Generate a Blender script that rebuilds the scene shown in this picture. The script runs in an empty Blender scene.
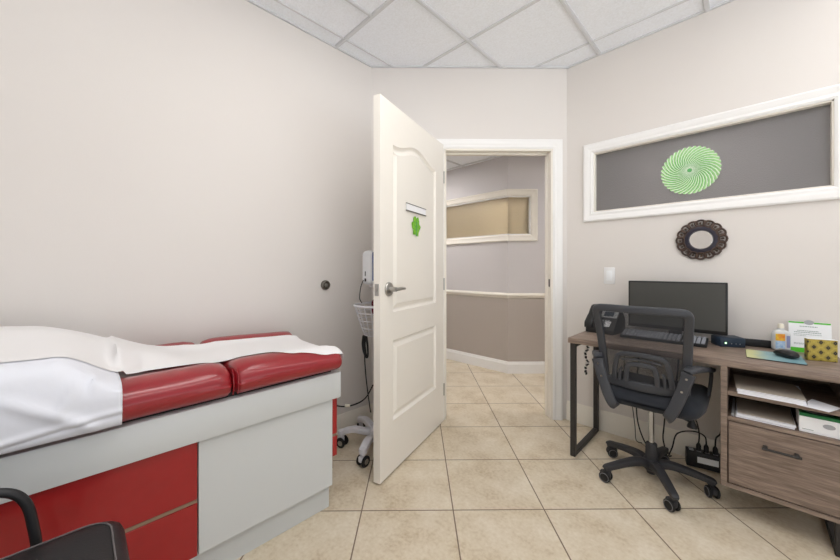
import bpy, bmesh, math, random
from mathutils import Vector, Matrix, noise
random.seed(7)
C = bpy.context.scene.collection
PI = math.pi
SC = bpy.context.scene

# ---------------------------------------------------------------- helpers
def lin(v):
    v /= 255.0
    return v / 12.92 if v <= .04045 else ((v + .055) / 1.055) ** 2.4
def rgb(r, g, b): return (lin(r), lin(g), lin(b), 1)

def sm(t):
    t = max(0, min(1, t)); return t * t * (3 - 2 * t)

class MB:
    def __init__(s): s.bm = bmesh.new()
    def _add(s, verts, faces, M=None):
        vs = [s.bm.verts.new(M @ Vector(v) if M else v) for v in verts]
        fs = []
        for f in faces:
            try: fs.append(s.bm.faces.new([vs[i] for i in f]))
            except ValueError: pass
        return vs, fs
    def box(s, lo, hi, bev=0, seg=2, M=None):
        x0, y0, z0 = lo; x1, y1, z1 = hi
        v = [(x0,y0,z0),(x1,y0,z0),(x1,y1,z0),(x0,y1,z0),(x0,y0,z1),(x1,y0,z1),(x1,y1,z1),(x0,y1,z1)]
        f = [(0,3,2,1),(4,5,6,7),(0,1,5,4),(1,2,6,5),(2,3,7,6),(3,0,4,7)]
        vs, fs = s._add(v, f, M)
        if bev:
            es = list({e for q in fs for e in q.edges})
            bmesh.ops.bevel(s.bm, geom=es, offset=bev, segments=seg, profile=.5, affect='EDGES', clamp_overlap=True)
        return s
    def prism(s, poly, z0, z1, M=None, bev=0, seg=2):
        n = len(poly)
        v = [(x, y, z0) for x, y in poly] + [(x, y, z1) for x, y in poly]
        f = [tuple(range(n))[::-1], tuple(range(n, 2*n))] + [(i, (i+1) % n, n+(i+1) % n, n+i) for i in range(n)]
        vs, fs = s._add(v, f, M)
        if bev:
            es = list({e for q in fs[:2] for e in q.edges})
            bmesh.ops.bevel(s.bm, geom=es, offset=bev, segments=seg, profile=.5, affect='EDGES', clamp_overlap=True)
        return s
    def lathe(s, prof, n=24, M=None, sx=1, sy=1):
        v, f = [], []
        for r, z in prof:
            for k in range(n):
                a = 2*PI*k/n; v.append((r*math.cos(a)*sx, r*math.sin(a)*sy, z))
        m = len(prof)
        for i in range(m-1):
            for k in range(n):
                f.append((i*n+k, i*n+(k+1) % n, (i+1)*n+(k+1) % n, (i+1)*n+k))
        if prof[0][0] > 1e-6: f.append(tuple(range(n))[::-1])
        if prof[-1][0] > 1e-6: f.append(tuple(range((m-1)*n, m*n)))
        s._add(v, f, M)
        return s
    def cyl(s, p0, p1, r0, r1=None, n=16, bev=0):
        p0, p1 = Vector(p0), Vector(p1); d = p1-p0; L = d.length
        r1 = r0 if r1 is None else r1
        M = Matrix.Translation(p0) @ d.to_track_quat('Z', 'Y').to_matrix().to_4x4()
        if bev: pr = [(r0-bev, 0), (r0, bev), (r1, L-bev), (r1-bev, L)]
        else: pr = [(r0, 0), (r1, L)]
        return s.lathe(pr, n, M)
    def tube(s, pts, r, n=8, closed=False, res=0, flat=None, up=None):
        """r: a radius or one per point; flat=(w,t) gives a rounded-rectangle section, w along `up`"""
        P = [Vector(p) for p in pts]
        R = list(r) if isinstance(r, (list, tuple)) else [r]*len(P)
        if res:
            Q, RR = [], []; m = len(P)
            for i in range(m if closed else m-1):
                g = (lambda k: P[k % m]) if closed else (lambda k: P[max(0, min(m-1, k))])
                a, b, c_, d = g(i-1), g(i), g(i+1), g(i+2)
                for k in range(res):
                    t = k/res
                    Q.append(.5*((2*b)+(c_-a)*t+(2*a-5*b+4*c_-d)*t*t+(3*b-a-3*c_+d)*t**3))
                    RR.append(R[i]*(1-t)+R[(i+1) % m]*t)
            if not closed: Q.append(P[-1]); RR.append(R[-1])
            P, R = Q, RR
        m = len(P); v, f = [], []
        T = []
        for i in range(m):
            if closed: t = P[(i+1) % m]-P[i-1]
            else: t = P[min(m-1, i+1)]-P[max(0, i-1)]
            T.append(t.normalized() if t.length > 1e-9 else Vector((0, 0, 1)))
        if up is None:
            u = Vector((0, 0, 1)) if abs(T[0].z) < .9 else Vector((1, 0, 0))
        else: u = Vector(up)
        for i in range(m):
            t = T[i]
            if up is not None: u = Vector(up)
            nrm = (u - t*u.dot(t))
            nrm = nrm.normalized() if nrm.length > 1e-6 else t.orthogonal().normalized()
            u = nrm; bn = t.cross(nrm)
            if flat:
                w, h = flat[0]*R[i]/2, flat[1]*R[i]/2; q = min(w, h)*.55
                sec = []
                for (cx, cy, a0) in ((w-q, h-q, 0), (-w+q, h-q, 90), (-w+q, -h+q, 180), (w-q, -h+q, 270)):
                    for k in range(3):
                        a = math.radians(a0+45*k); sec.append((cx+q*math.cos(a), cy+q*math.sin(a)))
            else:
                sec = [(R[i]*math.cos(2*PI*k/n), R[i]*math.sin(2*PI*k/n)) for k in range(n)]
            v += [tuple(P[i]+nrm*a+bn*b) for a, b in sec]
            k_ = len(sec)
        for i in range(m if closed else m-1):
            j = (i+1) % m
            for k in range(k_):
                f.append((i*k_+k, i*k_+(k+1) % k_, j*k_+(k+1) % k_, j*k_+k))
        if not closed:
            f.append(tuple(range(k_))[::-1]); f.append(tuple(range((m-1)*k_, m*k_)))
        s._add(v, f)
        return s
    def grid(s, fn, nu, nv, wrapu=False, M=None):
        v = [fn(i/(nu if wrapu else nu-1), j/(nv-1)) for j in range(nv) for i in range(nu)]
        f = []
        for j in range(nv-1):
            for i in range(nu if wrapu else nu-1):
                f.append((j*nu+i, j*nu+(i+1) % nu, (j+1)*nu+(i+1) % nu, (j+1)*nu+i))
        s._add(v, f, M)
        return s
    def soft(s, lo, hi, r, n=(14, 14, 6), fn=None, M=None):
        """rounded box made of a fine grid, then fn(Vector)->Vector moves its points"""
        lo, hi = Vector(lo), Vector(hi)
        rr = Vector((r, r, r)) if not isinstance(r, (tuple, list)) else Vector(r)
        il, ih = lo+rr, hi-rr
        cache = {}; faces = []
        def vert(p):
            key = tuple(round(q, 6) for q in p)
            if key not in cache:
                q = Vector([max(il[i], min(ih[i], p[i])) for i in range(3)])
                d = Vector([(p[i]-q[i])/max(rr[i], 1e-6) for i in range(3)])
                L = d.length
                if L > 1e-9: d /= L
                w = q + Vector([d[i]*rr[i] for i in range(3)])
                if fn: w = fn(w)
                cache[key] = s.bm.verts.new(M @ w if M else w)
            return cache[key]
        def ticks(i):
            a = [lo[i]+rr[i]*(1-math.cos(PI/2*k/4)) * 1.0 for k in range(4)]
            b = [il[i]+(ih[i]-il[i])*k/n[i] for k in range(n[i]+1)]
            e = [hi[i]-rr[i]*(1-math.cos(PI/2*k/4)) for k in range(4)][::-1]
            return a+b+e
        tk = [ticks(i) for i in range(3)]
        for ax in range(3):
            u, w = [(1, 2), (2, 0), (0, 1)][ax]
            for side, val in ((0, lo[ax]), (1, hi[ax])):
                for i in range(len(tk[u])-1):
                    for j in range(len(tk[w])-1):
                        q = []
                        for (a, b) in ((i, j), (i+1, j), (i+1, j+1), (i, j+1)):
                            p = [0, 0, 0]; p[ax] = val; p[u] = tk[u][a]; p[w] = tk[w][b]
                            q.append(vert(p))
                        if not side: q = q[::-1]
                        if len(set(q)) == 4:
                            try: s.bm.faces.new(q)
                            except ValueError: pass
        return s
    def build(s, name, mat, parent=None, ang=38, world=True, solid=0, recalc=True):
        if recalc: bmesh.ops.recalc_face_normals(s.bm, faces=s.bm.faces[:])
        if parent is not None and world:
            r = parent
            while r.parent: r = r.parent
            s.bm.transform(r.matrix_basis.inverted())
        me = bpy.data.meshes.new(name); s.bm.to_mesh(me); s.bm.free()
        for p in me.polygons: p.use_smooth = True
        me.set_sharp_from_angle(angle=math.radians(ang))
        me.materials.append(mat)
        o = bpy.data.objects.new(name, me); C.objects.link(o)
        if parent: o.parent = parent
        if solid:
            m = o.modifiers.new('thickness', 'SOLIDIFY'); m.thickness = solid; m.offset = 0
        return o

def build_each(mb, name, mat, parent, **k):
    """every loose island becomes a part of its own"""
    bm = mb.bm; left = set(bm.verts); out = []
    isl = []
    while left:
        st_ = [left.pop()]; cur = set(st_)
        while st_:
            v = st_.pop()
            for e in v.link_edges:
                o = e.other_vert(v)
                if o not in cur: cur.add(o); left.discard(o); st_.append(o)
        isl.append(cur)
    for cur in isl:
        m = MB(); mp = {v: m.bm.verts.new(v.co) for v in sorted(cur, key=lambda v: v.index)}
        for f in {f for v in cur for f in v.link_faces}: m.bm.faces.new([mp[v] for v in f.verts])
        out.append(m.build(name, mat, parent, **k))
    bm.free()
    return out
def tag(o, label, cat, group=None, kind=None):
    o['label'] = label; o['category'] = cat
    if group: o['group'] = group
    if kind: o['kind'] = kind
    return o
def thing(name, label, cat, loc, rz=0, group=None):
    o = bpy.data.objects.new(name, None); C.objects.link(o)
    o.empty_display_size = .1
    o.location = loc; o.rotation_euler = (0, 0, rz)
    o.matrix_basis = Matrix.Translation(loc) @ Matrix.Rotation(rz, 4, 'Z')
    return tag(o, label, cat, group)
def struct(o, label=None, cat=None):
    o['kind'] = 'structure'
    if label: o['label'] = label; o['category'] = cat or 'structure'
    return o

# ---------------------------------------------------------------- materials
def mk(name, col, rough=.5, metal=0, spec=.5, nz=None, bump=None, coat=0, emit=None, trans=0, alpha=1, sheen=0, ior=1.45, stretch=(1, 1, 1)):
    """nz=(scale, other colour, amount, detail)  bump=(scale, strength)"""
    m = bpy.data.materials.new(name); m.use_nodes = True
    nt = m.node_tree; b = nt.nodes['Principled BSDF']
    b.inputs['Base Color'].default_value = col
    b.inputs['Roughness'].default_value = rough
    b.inputs['Metallic'].default_value = metal
    b.inputs['Specular IOR Level'].default_value = spec
    b.inputs['Coat Weight'].default_value = coat
    b.inputs['Coat Roughness'].default_value = .12
    b.inputs['Transmission Weight'].default_value = trans
    b.inputs['Alpha'].default_value = alpha
    b.inputs['IOR'].default_value = ior
    b.inputs['Sheen Weight'].default_value = sheen
    if emit:
        b.inputs['Emission Color'].default_value = emit[0]; b.inputs['Emission Strength'].default_value = emit[1]
    tc = None
    def coords():
        tcn = nt.nodes.new('ShaderNodeTexCoord'); mp = nt.nodes.new('ShaderNodeMapping')
        mp.inputs['Scale'].default_value = stretch
        nt.links.new(tcn.outputs['Object'], mp.inputs['Vector']); return mp.outputs['Vector']
    if nz or bump: tc = coords()
    if nz:
        n = nt.nodes.new('ShaderNodeTexNoise'); n.inputs['Scale'].default_value = nz[0]
        n.inputs['Detail'].default_value = nz[3] if len(nz) > 3 else 4
        nt.links.new(tc, n.inputs['Vector'])
        r = nt.nodes.new('ShaderNodeMapRange'); r.inputs[1].default_value = .3; r.inputs[2].default_value = .7
        r.inputs[3].default_value = 0; r.inputs[4].default_value = nz[2]
        nt.links.new(n.outputs['Fac'], r.inputs[0])
        x = nt.nodes.new('ShaderNodeMix'); x.data_type = 'RGBA'
        x.inputs[6].default_value = col; x.inputs[7].default_value = nz[1]
        nt.links.new(r.outputs[0], x.inputs[0]); nt.links.new(x.outputs[2], b.inputs['Base Color'])
    if bump:
        n = nt.nodes.new('ShaderNodeTexNoise'); n.inputs['Scale'].default_value = bump[0]; n.inputs['Detail'].default_value = 3
        nt.links.new(tc, n.inputs['Vector'])
        bp = nt.nodes.new('ShaderNodeBump'); bp.inputs['Strength'].default_value = bump[1]; bp.inputs['Distance'].default_value = .01
        nt.links.new(n.outputs['Fac'], bp.inputs['Height']); nt.links.new(bp.outputs[0], b.inputs['Normal'])
    return m

M = {}
M['wall'] = mk('wall_paint', rgb(225, 220, 215), .75, nz=(1.5, rgb(222, 216, 211), .6), bump=(220, .04))
M['hall_up'] = mk('hall_upper_paint', rgb(212, 208, 208), .75, bump=(220, .04))
M['hall_low'] = mk('hall_lower_paint', rgb(183, 174, 166), .75, bump=(220, .04))
M['trim'] = mk('trim_gloss_white', rgb(242, 241, 239), .35)
M['trimcream'] = mk('trim_cream', rgb(238, 233, 222), .4)
M['door'] = mk('door_cream', rgb(238, 233, 224), .38, bump=(60, .015))
M['ceil'] = mk('ceiling_tile', rgb(247, 250, 255), .9, nz=(90, rgb(228, 229, 231), .5, 6), bump=(160, .25))
M['tee'] = mk('ceiling_tee', rgb(214, 215, 217), .5)
M['metal'] = mk('satin_nickel', rgb(178, 176, 172), .28, metal=1)
M['chrome'] = mk('chrome', rgb(178, 180, 184), .15, metal=1)
M['darkmetal'] = mk('dark_nickel', rgb(120, 116, 108), .35, metal=1)
M['red'] = mk('red_vinyl', rgb(150, 18, 30), .36, nz=(40, rgb(136, 14, 24), .5), bump=(260, .04), coat=.6)
M['redlam'] = mk('red_laminate', rgb(158, 23, 25), .40, nz=(30, rgb(148, 19, 21), .5), coat=.3)
M['lam'] = mk('grey_white_laminate', rgb(207, 210, 210), .45, nz=(2, rgb(203, 206, 206), .5))
M['black'] = mk('black_plastic', rgb(34, 34, 36), .45)
M['blackmetal'] = mk('black_metal', rgb(46, 44, 43), .45, nz=(40, rgb(56, 53, 51), .6))
M['blackleather'] = mk('black_leather', rgb(32, 30, 31), .38, bump=(320, .12))
M['thread'] = mk('grey_thread', rgb(110, 104, 104), .8)
M['chairplastic'] = mk('charcoal_plastic', rgb(62, 64, 69), .42, bump=(400, .05))
M['chairbase'] = mk('base_plastic', rgb(48, 48, 51), .5, bump=(300, .06))
M['fabric'] = mk('black_fabric', rgb(34, 38, 46), .85, nz=(300, rgb(24, 27, 33), .8), sheen=.1)
M['paper'] = mk('exam_paper', rgb(238, 236, 236), .8, bump=(500, .03))
M['cloth'] = mk('white_cover', rgb(232, 234, 242), .6, bump=(14, .12))
M['white'] = mk('white_plastic', rgb(238, 238, 238), .4)
M['stand'] = mk('stand_white', rgb(225, 225, 230), .4)
M['monwhite'] = mk('monitor_white', rgb(222, 224, 226), .4)
M['blue'] = mk('blue_screen', rgb(22, 66, 150), .25, nz=(12, rgb(10, 30, 80), .7))
M['burgundy'] = mk('burgundy_cuff', rgb(104, 28, 48), .8, nz=(60, rgb(80, 20, 38), .6))
M['screen'] = mk('dark_screen', rgb(72, 72, 69), .38, spec=.6)
M['bezel'] = mk('black_bezel', rgb(26, 26, 27), .28)
M['key'] = mk('keyboard_key', rgb(140, 143, 150), .5)
M['keybase'] = mk('keyboard_case', rgb(28, 29, 32), .5)
M['phonegrey'] = mk('phone_grey', rgb(176, 178, 180), .4)
M['navy'] = mk('navy_plastic', rgb(36, 50, 66), .4)
M['greyplastic'] = mk('grey_plastic', rgb(170, 172, 176), .4)
M['led'] = mk('green_led', rgb(190, 255, 190), .4, emit=(rgb(190, 255, 190), 1.5))
M['green'] = mk('leaf_green', rgb(132, 192, 50), .7, nz=(60, rgb(86, 156, 34), .8))
M['signgreen'] = mk('sign_green', rgb(88, 196, 52), .5)
M['darkgreen'] = mk('box_green', rgb(26, 110, 58), .5)
M['signwhite'] = mk('sign_white', rgb(244, 246, 248), .4)
M['ink'] = mk('grey_ink', rgb(150, 165, 160), .6)
M['clear'] = mk('clear_plastic', rgb(238, 240, 240), .1, trans=.25, ior=1.3)
M['capw'] = mk('bottle_cap', rgb(236, 230, 212), .4)
M['lblY'] = mk('label_yellow', rgb(240, 200, 60), .5, nz=(45, rgb(226, 110, 50), .9, 1))
M['lblB'] = mk('label_blue', rgb(206, 224, 240), .5, nz=(70, rgb(120, 170, 215), .9))
M['lblV'] = mk('label_violet', rgb(140, 145, 185), .5)
M['gap'] = mk('drawer_channel', rgb(146, 122, 104), .4, metal=.3)
M['manila'] = mk('shaded_folder', rgb(196, 186, 172), .7, nz=(25, rgb(180, 170, 158), .5))  # manila colour greyed to carry the shade on the shelves
M['sheet'] = mk('white_sheet', rgb(244, 245, 250), .7)
M['plate'] = mk('nameplate_white', rgb(240, 240, 242), .3)
M['rubber'] = mk('black_rubber', rgb(22, 22, 23), .6)
M['tyregrey'] = mk('caster_grey', rgb(100, 100, 102), .4)
M['mirror'] = mk('mirror_glass', rgb(235, 235, 235), .03, metal=1)
M['mirrorframe'] = mk('bronze_frame', rgb(92, 74, 64), .34, metal=.5, nz=(40, rgb(44, 36, 36), .7))
M['mirrorring'] = mk('dark_ring', rgb(48, 46, 58), .35, metal=.4)
M['cable'] = mk('black_cable', rgb(24, 24, 25), .5)
M['beadw'] = mk('bead_white', rgb(225, 222, 215), .35)
M['lamp'] = mk('lamp_diffuser', rgb(255, 250, 242), .5, emit=((1, .985, .97, 1), 6.5))
M['fillsq'] = mk('fill_diffuser_square', rgb(255, 250, 242), .5, emit=((1, .985, .97, 1), 4.5))
M['filldim'] = mk('fill_diffuser_dim', rgb(255, 250, 242), .5, emit=((1, .985, .97, 1), 3.5))
M['lampw'] = mk('lamp_diffuser_warm', rgb(255, 244, 224), .5, emit=((1, .91, .75, 1), 26.0))
M['lamph'] = mk('lamp_diffuser_hall', rgb(255, 248, 240), .5, emit=((1, .97, .95, 1), 20))
M['tissue'] = mk('tissue', rgb(250, 250, 250), .9)

def wood_mat():
    m = bpy.data.materials.new('grey_brown_wood'); m.use_nodes = True
    nt = m.node_tree; b = nt.nodes['Principled BSDF']
    tc = nt.nodes.new('ShaderNodeTexCoord'); mp = nt.nodes.new('ShaderNodeMapping')
    mp.inputs['Scale'].default_value = (2.2, 26, 26)
    nt.links.new(tc.outputs['Object'], mp.inputs[0])
    n = nt.nodes.new('ShaderNodeTexNoise'); n.inputs['Scale'].default_value = 2.2; n.inputs['Detail'].default_value = 8
    n.inputs['Roughness'].default_value = .62; n.inputs['Distortion'].default_value = .6
    nt.links.new(mp.outputs[0], n.inputs['Vector'])
    mp2 = nt.nodes.new('ShaderNodeMapping'); mp2.inputs['Scale'].default_value = (9, 160, 160)
    nt.links.new(tc.outputs['Object'], mp2.inputs[0])
    n2 = nt.nodes.new('ShaderNodeTexNoise'); n2.inputs['Scale'].default_value = 2; n2.inputs['Detail'].default_value = 4
    nt.links.new(mp2.outputs[0], n2.inputs['Vector'])
    ad = nt.nodes.new('ShaderNodeMix'); ad.inputs[0].default_value = .35
    nt.links.new(n.outputs['Fac'], ad.inputs[2]); nt.links.new(n2.outputs['Fac'], ad.inputs[3])
    cr = nt.nodes.new('ShaderNodeValToRGB')
    e = cr.color_ramp.elements; e[0].position = .3; e[0].color = rgb(92, 76, 66); e[1].position = .68; e[1].color = rgb(164, 145, 131)
    q = e.new(.5); q.color = rgb(130, 113, 101)
    nt.links.new(ad.outputs[0], cr.inputs[0]); nt.links.new(cr.outputs[0], b.inputs['Base Color'])
    b.inputs['Roughness'].default_value = .48
    bp = nt.nodes.new('ShaderNodeBump'); bp.inputs['Strength'].default_value = .08; bp.inputs['Distance'].default_value = .004
    nt.links.new(n2.outputs['Fac'], bp.inputs['Height']); nt.links.new(bp.outputs[0], b.inputs['Normal'])
    return m
M['wood'] = wood_mat()

def floor_mat():
    m = bpy.data.materials.new('travertine_tile'); m.use_nodes = True
    nt = m.node_tree; b = nt.nodes['Principled BSDF']
    g = nt.nodes.new('ShaderNodeNewGeometry'); mp = nt.nodes.new('ShaderNodeMapping')
    mp.inputs['Rotation'].default_value = (0, 0, math.radians(-44.91))
    mp.inputs['Location'].default_value = (-.176+.4415*20, -1.616+.424*20, 0)
    nt.links.new(g.outputs['Position'], mp.inputs[0])
    br = nt.nodes.new('ShaderNodeTexBrick'); br.offset = 0; br.squash = 1
    br.inputs['Scale'].default_value = 1; br.inputs['Brick Width'].default_value = .4415; br.inputs['Row Height'].default_value = .424
    br.inputs['Mortar Size'].default_value = .0032; br.inputs['Mortar Smooth'].default_value = .1; br.inputs['Bias'].default_value = 0
    br.inputs['Color1'].default_value = (.35, .35, .35, 1); br.inputs['Color2'].default_value = (.65, .65, .65, 1)
    nt.links.new(mp.outputs[0], br.inputs['Vector'])
    n = nt.nodes.new('ShaderNodeTexNoise'); n.inputs['Scale'].default_value = 5; n.inputs['Detail'].default_value = 9; n.inputs['Roughness'].default_value = .68
    nt.links.new(g.outputs['Position'], n.inputs['Vector'])
    n2 = nt.nodes.new('ShaderNodeTexNoise'); n2.inputs['Scale'].default_value = 60; n2.inputs['Detail'].default_value = 5
    nt.links.new(g.outputs['Position'], n2.inputs['Vector'])
    ad = nt.nodes.new('ShaderNodeMix'); ad.inputs[0].default_value = .32
    nt.links.new(n.outputs['Fac'], ad.inputs[2]); nt.links.new(n2.outputs['Fac'], ad.inputs[3])
    ad2 = nt.nodes.new('ShaderNodeMix'); ad2.inputs[0].default_value = .12
    nt.links.new(ad.outputs[0], ad2.inputs[2]); nt.links.new(br.outputs['Color'], ad2.inputs[3])
    cr = nt.nodes.new('ShaderNodeValToRGB'); e = cr.color_ramp.elements
    e[0].position = .34; e[0].color = rgb(184, 164, 134); e[1].position = .62; e[1].color = rgb(224, 213, 194)
    q = e.new(.48); q.color = rgb(211, 197, 173)
    nt.links.new(ad2.outputs[0], cr.inputs[0])
    mx = nt.nodes.new('ShaderNodeMix'); mx.data_type = 'RGBA'; mx.inputs[7].default_value = rgb(124, 106, 88)
    nt.links.new(br.outputs['Fac'], mx.inputs[0]); nt.links.new(cr.outputs[0], mx.inputs[6])
    nt.links.new(mx.outputs[2], b.inputs['Base Color'])
    b.inputs['Roughness'].default_value = .5
    iv = nt.nodes.new('ShaderNodeMath'); iv.operation = 'SUBTRACT'; iv.inputs[0].default_value = 1
    nt.links.new(br.outputs['Fac'], iv.inputs[1])
    bp = nt.nodes.new('ShaderNodeBump'); bp.inputs['Strength'].default_value = .5; bp.inputs['Distance'].default_value = .002
    nt.links.new(iv.outputs[0], bp.inputs['Height'])
    bp2 = nt.nodes.new('ShaderNodeBump'); bp2.inputs['Strength'].default_value = .08; bp2.inputs['Distance'].default_value = .004
    nt.links.new(n2.outputs['Fac'], bp2.inputs['Height']); nt.links.new(bp.outputs[0], bp2.inputs['Normal'])
    nt.links.new(bp2.outputs[0], b.inputs['Normal'])
    return m
M['floor'] = floor_mat()

def glass_mat(name, dcol, tcol, dw, rough, bscale, tw=0):
    """obscure glass: rough see-through glass mixed with a little scattering"""
    m = bpy.data.materials.new(name); m.use_nodes = True
    nt = m.node_tree; nt.nodes.remove(nt.nodes['Principled BSDF']); out = nt.nodes['Material Output']
    tc = nt.nodes.new('ShaderNodeTexCoord')
    n = nt.nodes.new('ShaderNodeTexNoise'); n.inputs['Scale'].default_value = bscale; n.inputs['Detail'].default_value = 2
    nt.links.new(tc.outputs['Object'], n.inputs['Vector'])
    bp = nt.nodes.new('ShaderNodeBump'); bp.inputs['Strength'].default_value = .6; bp.inputs['Distance'].default_value = .004
    nt.links.new(n.outputs['Fac'], bp.inputs['Height'])
    gl = nt.nodes.new('ShaderNodeBsdfRefraction'); gl.inputs['Color'].default_value = tcol; gl.inputs['Roughness'].default_value = .45; gl.inputs['IOR'].default_value = 1.08
    gs = nt.nodes.new('ShaderNodeBsdfGlossy'); gs.inputs['Roughness'].default_value = rough; gs.inputs['Color'].default_value = (.9, .9, .9, 1)
    df = nt.nodes.new('ShaderNodeBsdfDiffuse'); df.inputs['Color'].default_value = dcol
    tl = nt.nodes.new('ShaderNodeBsdfTranslucent'); tl.inputs['Color'].default_value = tcol
    fr = nt.nodes.new('ShaderNodeFresnel'); fr.inputs['IOR'].default_value = 1.5
    for q in (gl, gs, df, tl): nt.links.new(bp.outputs[0], q.inputs['Normal'])
    a = nt.nodes.new('ShaderNodeMixShader'); a.inputs[0].default_value = tw
    nt.links.new(gl.outputs[0], a.inputs[1]); nt.links.new(tl.outputs[0], a.inputs[2])
    b = nt.nodes.new('ShaderNodeMixShader'); b.inputs[0].default_value = dw
    nt.links.new(a.outputs[0], b.inputs[1]); nt.links.new(df.outputs[0], b.inputs[2])
    c_ = nt.nodes.new('ShaderNodeMixShader')
    nt.links.new(fr.outputs[0], c_.inputs[0]); nt.links.new(b.outputs[0], c_.inputs[1]); nt.links.new(gs.outputs[0], c_.inputs[2])
    nt.links.new(c_.outputs[0], out.inputs['Surface'])
    return m
M['glass'] = glass_mat('obscure_glass', rgb(136, 134, 134), (.6, .59, .59, 1), .45, .28, 170)
M['glasswarm'] = glass_mat('obscure_glass_warm', rgb(190, 176, 150), (.9, .84, .72, 1), .3, .3, 120, .7)

def net_mat():
    m = bpy.data.materials.new('chair_net'); m.use_nodes = True
    nt = m.node_tree; b = nt.nodes['Principled BSDF']; out = nt.nodes['Material Output']
    b.inputs['Base Color'].default_value = rgb(44, 47, 54); b.inputs['Roughness'].default_value = .6
    tp = nt.nodes.new('ShaderNodeBsdfTransparent'); mx = nt.nodes.new('ShaderNodeMixShader')
    # woven open net: fine crossing threads leave square holes
    tc = nt.nodes.new('ShaderNodeTexCoord'); sp = nt.nodes.new('ShaderNodeSeparateXYZ'); nt.links.new(tc.outputs['Object'], sp.inputs[0])
    prev = None
    for ax in ('X', 'Z'):
        mu = nt.nodes.new('ShaderNodeMath'); mu.operation = 'MULTIPLY'; mu.inputs[1].default_value = 420
        nt.links.new(sp.outputs[ax], mu.inputs[0])
        fr = nt.nodes.new('ShaderNodeMath'); fr.operation = 'FRACT'; nt.links.new(mu.outputs[0], fr.inputs[0])
        lt = nt.nodes.new('ShaderNodeMath'); lt.operation = 'LESS_THAN'; lt.inputs[1].default_value = .40
        nt.links.new(fr.outputs[0], lt.inputs[0])
        if prev:
            mxm = nt.nodes.new('ShaderNodeMath'); mxm.operation = 'MAXIMUM'
            nt.links.new(prev, mxm.inputs[0]); nt.links.new(lt.outputs[0], mxm.inputs[1]); prev = mxm.outputs[0]
        else: prev = lt.outputs[0]
    nt.links.new(prev, mx.inputs[0])
    nt.links.new(tp.outputs[0], mx.inputs[1]); nt.links.new(b.outputs[0], mx.inputs[2])
    nt.links.new(mx.outputs[0], out.inputs['Surface'])
    return m
M['net'] = net_mat()

def gold_mat():
    m = bpy.data.materials.new('gold_fan_print'); m.use_nodes = True
    nt = m.node_tree; b = nt.nodes['Principled BSDF']
    tc = nt.nodes.new('ShaderNodeTexCoord'); sp = nt.nodes.new('ShaderNodeSeparateXYZ'); nt.links.new(tc.outputs['Object'], sp.inputs[0])
    def mth(op, a, bv=None):
        q = nt.nodes.new('ShaderNodeMath'); q.operation = op
        if hasattr(a, 'links'): nt.links.new(a, q.inputs[0])
        else: q.inputs[0].default_value = a
        if bv is not None:
            if hasattr(bv, 'links'): nt.links.new(bv, q.inputs[1])
            else: q.inputs[1].default_value = bv
        return q.outputs[0]
    hx = mth('ADD', sp.outputs['X'], sp.outputs['Y'])
    s_ = .046
    def cell(ox, oz):
        u = mth('ABSOLUTE', mth('SUBTRACT', mth('FRACT', mth('ADD', mth('DIVIDE', hx, s_), ox)), .5))
        w = mth('ABSOLUTE', mth('SUBTRACT', mth('FRACT', mth('ADD', mth('DIVIDE', sp.outputs['Z'], s_), oz)), .5))
        return u, w
    u1, w1 = cell(10.35, 10.1); u2, w2 = cell(10.85, 10.6)
    d1 = mth('ADD', mth('MULTIPLY', u1, 1.2), w1); d2 = mth('ADD', mth('MULTIPLY', u2, 1.2), w2)
    d = mth('MINIMUM', d1, d2)
    dia = mth('LESS_THAN', d, .2); core = mth('LESS_THAN', d, .06)
    dia = mth('SUBTRACT', dia, core)
    glow = mth('MULTIPLY', d, 1.6)
    ang = mth('ARCTAN2', u1, w1)
    ray = mth('MULTIPLY', mth('ADD', mth('SINE', mth('MULTIPLY', ang, 22)), 1), .5)
    cr = nt.nodes.new('ShaderNodeValToRGB'); e = cr.color_ramp.elements
    e[0].color = rgb(84, 68, 24); e[1].color = rgb(188, 168, 70)
    mixv = mth('MULTIPLY', mth('ADD', glow, mth('MULTIPLY', ray, .4)), .75)
    nt.links.new(mixv, cr.inputs[0])
    mx = nt.nodes.new('ShaderNodeMix'); mx.data_type = 'RGBA'; mx.inputs[7].default_value = rgb(22, 20, 18)
    nt.links.new(dia, mx.inputs[0]); nt.links.new(cr.outputs[0], mx.inputs[6])
    nt.links.new(mx.outputs[2], b.inputs['Base Color']); b.inputs['Roughness'].default_value = .35; b.inputs['Metallic'].default_value = .25
    return m
M['gold'] = gold_mat()

def grad_pad_mat():
    m = bpy.data.materials.new('pad_print'); m.use_nodes = True
    nt = m.node_tree; b = nt.nodes['Principled BSDF']
    tc = nt.nodes.new('ShaderNodeTexCoord'); sp = nt.nodes.new('ShaderNodeSeparateXYZ'); nt.links.new(tc.outputs['Generated'], sp.inputs[0])
    n = nt.nodes.new('ShaderNodeTexNoise'); n.inputs['Scale'].default_value = 4; nt.links.new(tc.outputs['Generated'], n.inputs['Vector'])
    a = nt.nodes.new('ShaderNodeMath'); a.operation = 'MULTIPLY_ADD'; a.inputs[1].default_value = .35
    nt.links.new(n.outputs['Fac'], a.inputs[0]); nt.links.new(sp.outputs['X'], a.inputs[2])
    cr = nt.nodes.new('ShaderNodeValToRGB'); e = cr.color_ramp.elements
    e[0].position = .3; e[0].color = rgb(200, 200, 146); e[1].position = .95; e[1].color = rgb(112, 152, 162)
    q = e.new(.55); q.color = rgb(140, 172, 176)
    nt.links.new(a.outputs[0], cr.inputs[0]); nt.links.new(cr.outputs[0], b.inputs['Base Color']); b.inputs['Roughness'].default_value = .6
    return m
M['pad'] = grad_pad_mat()

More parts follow.
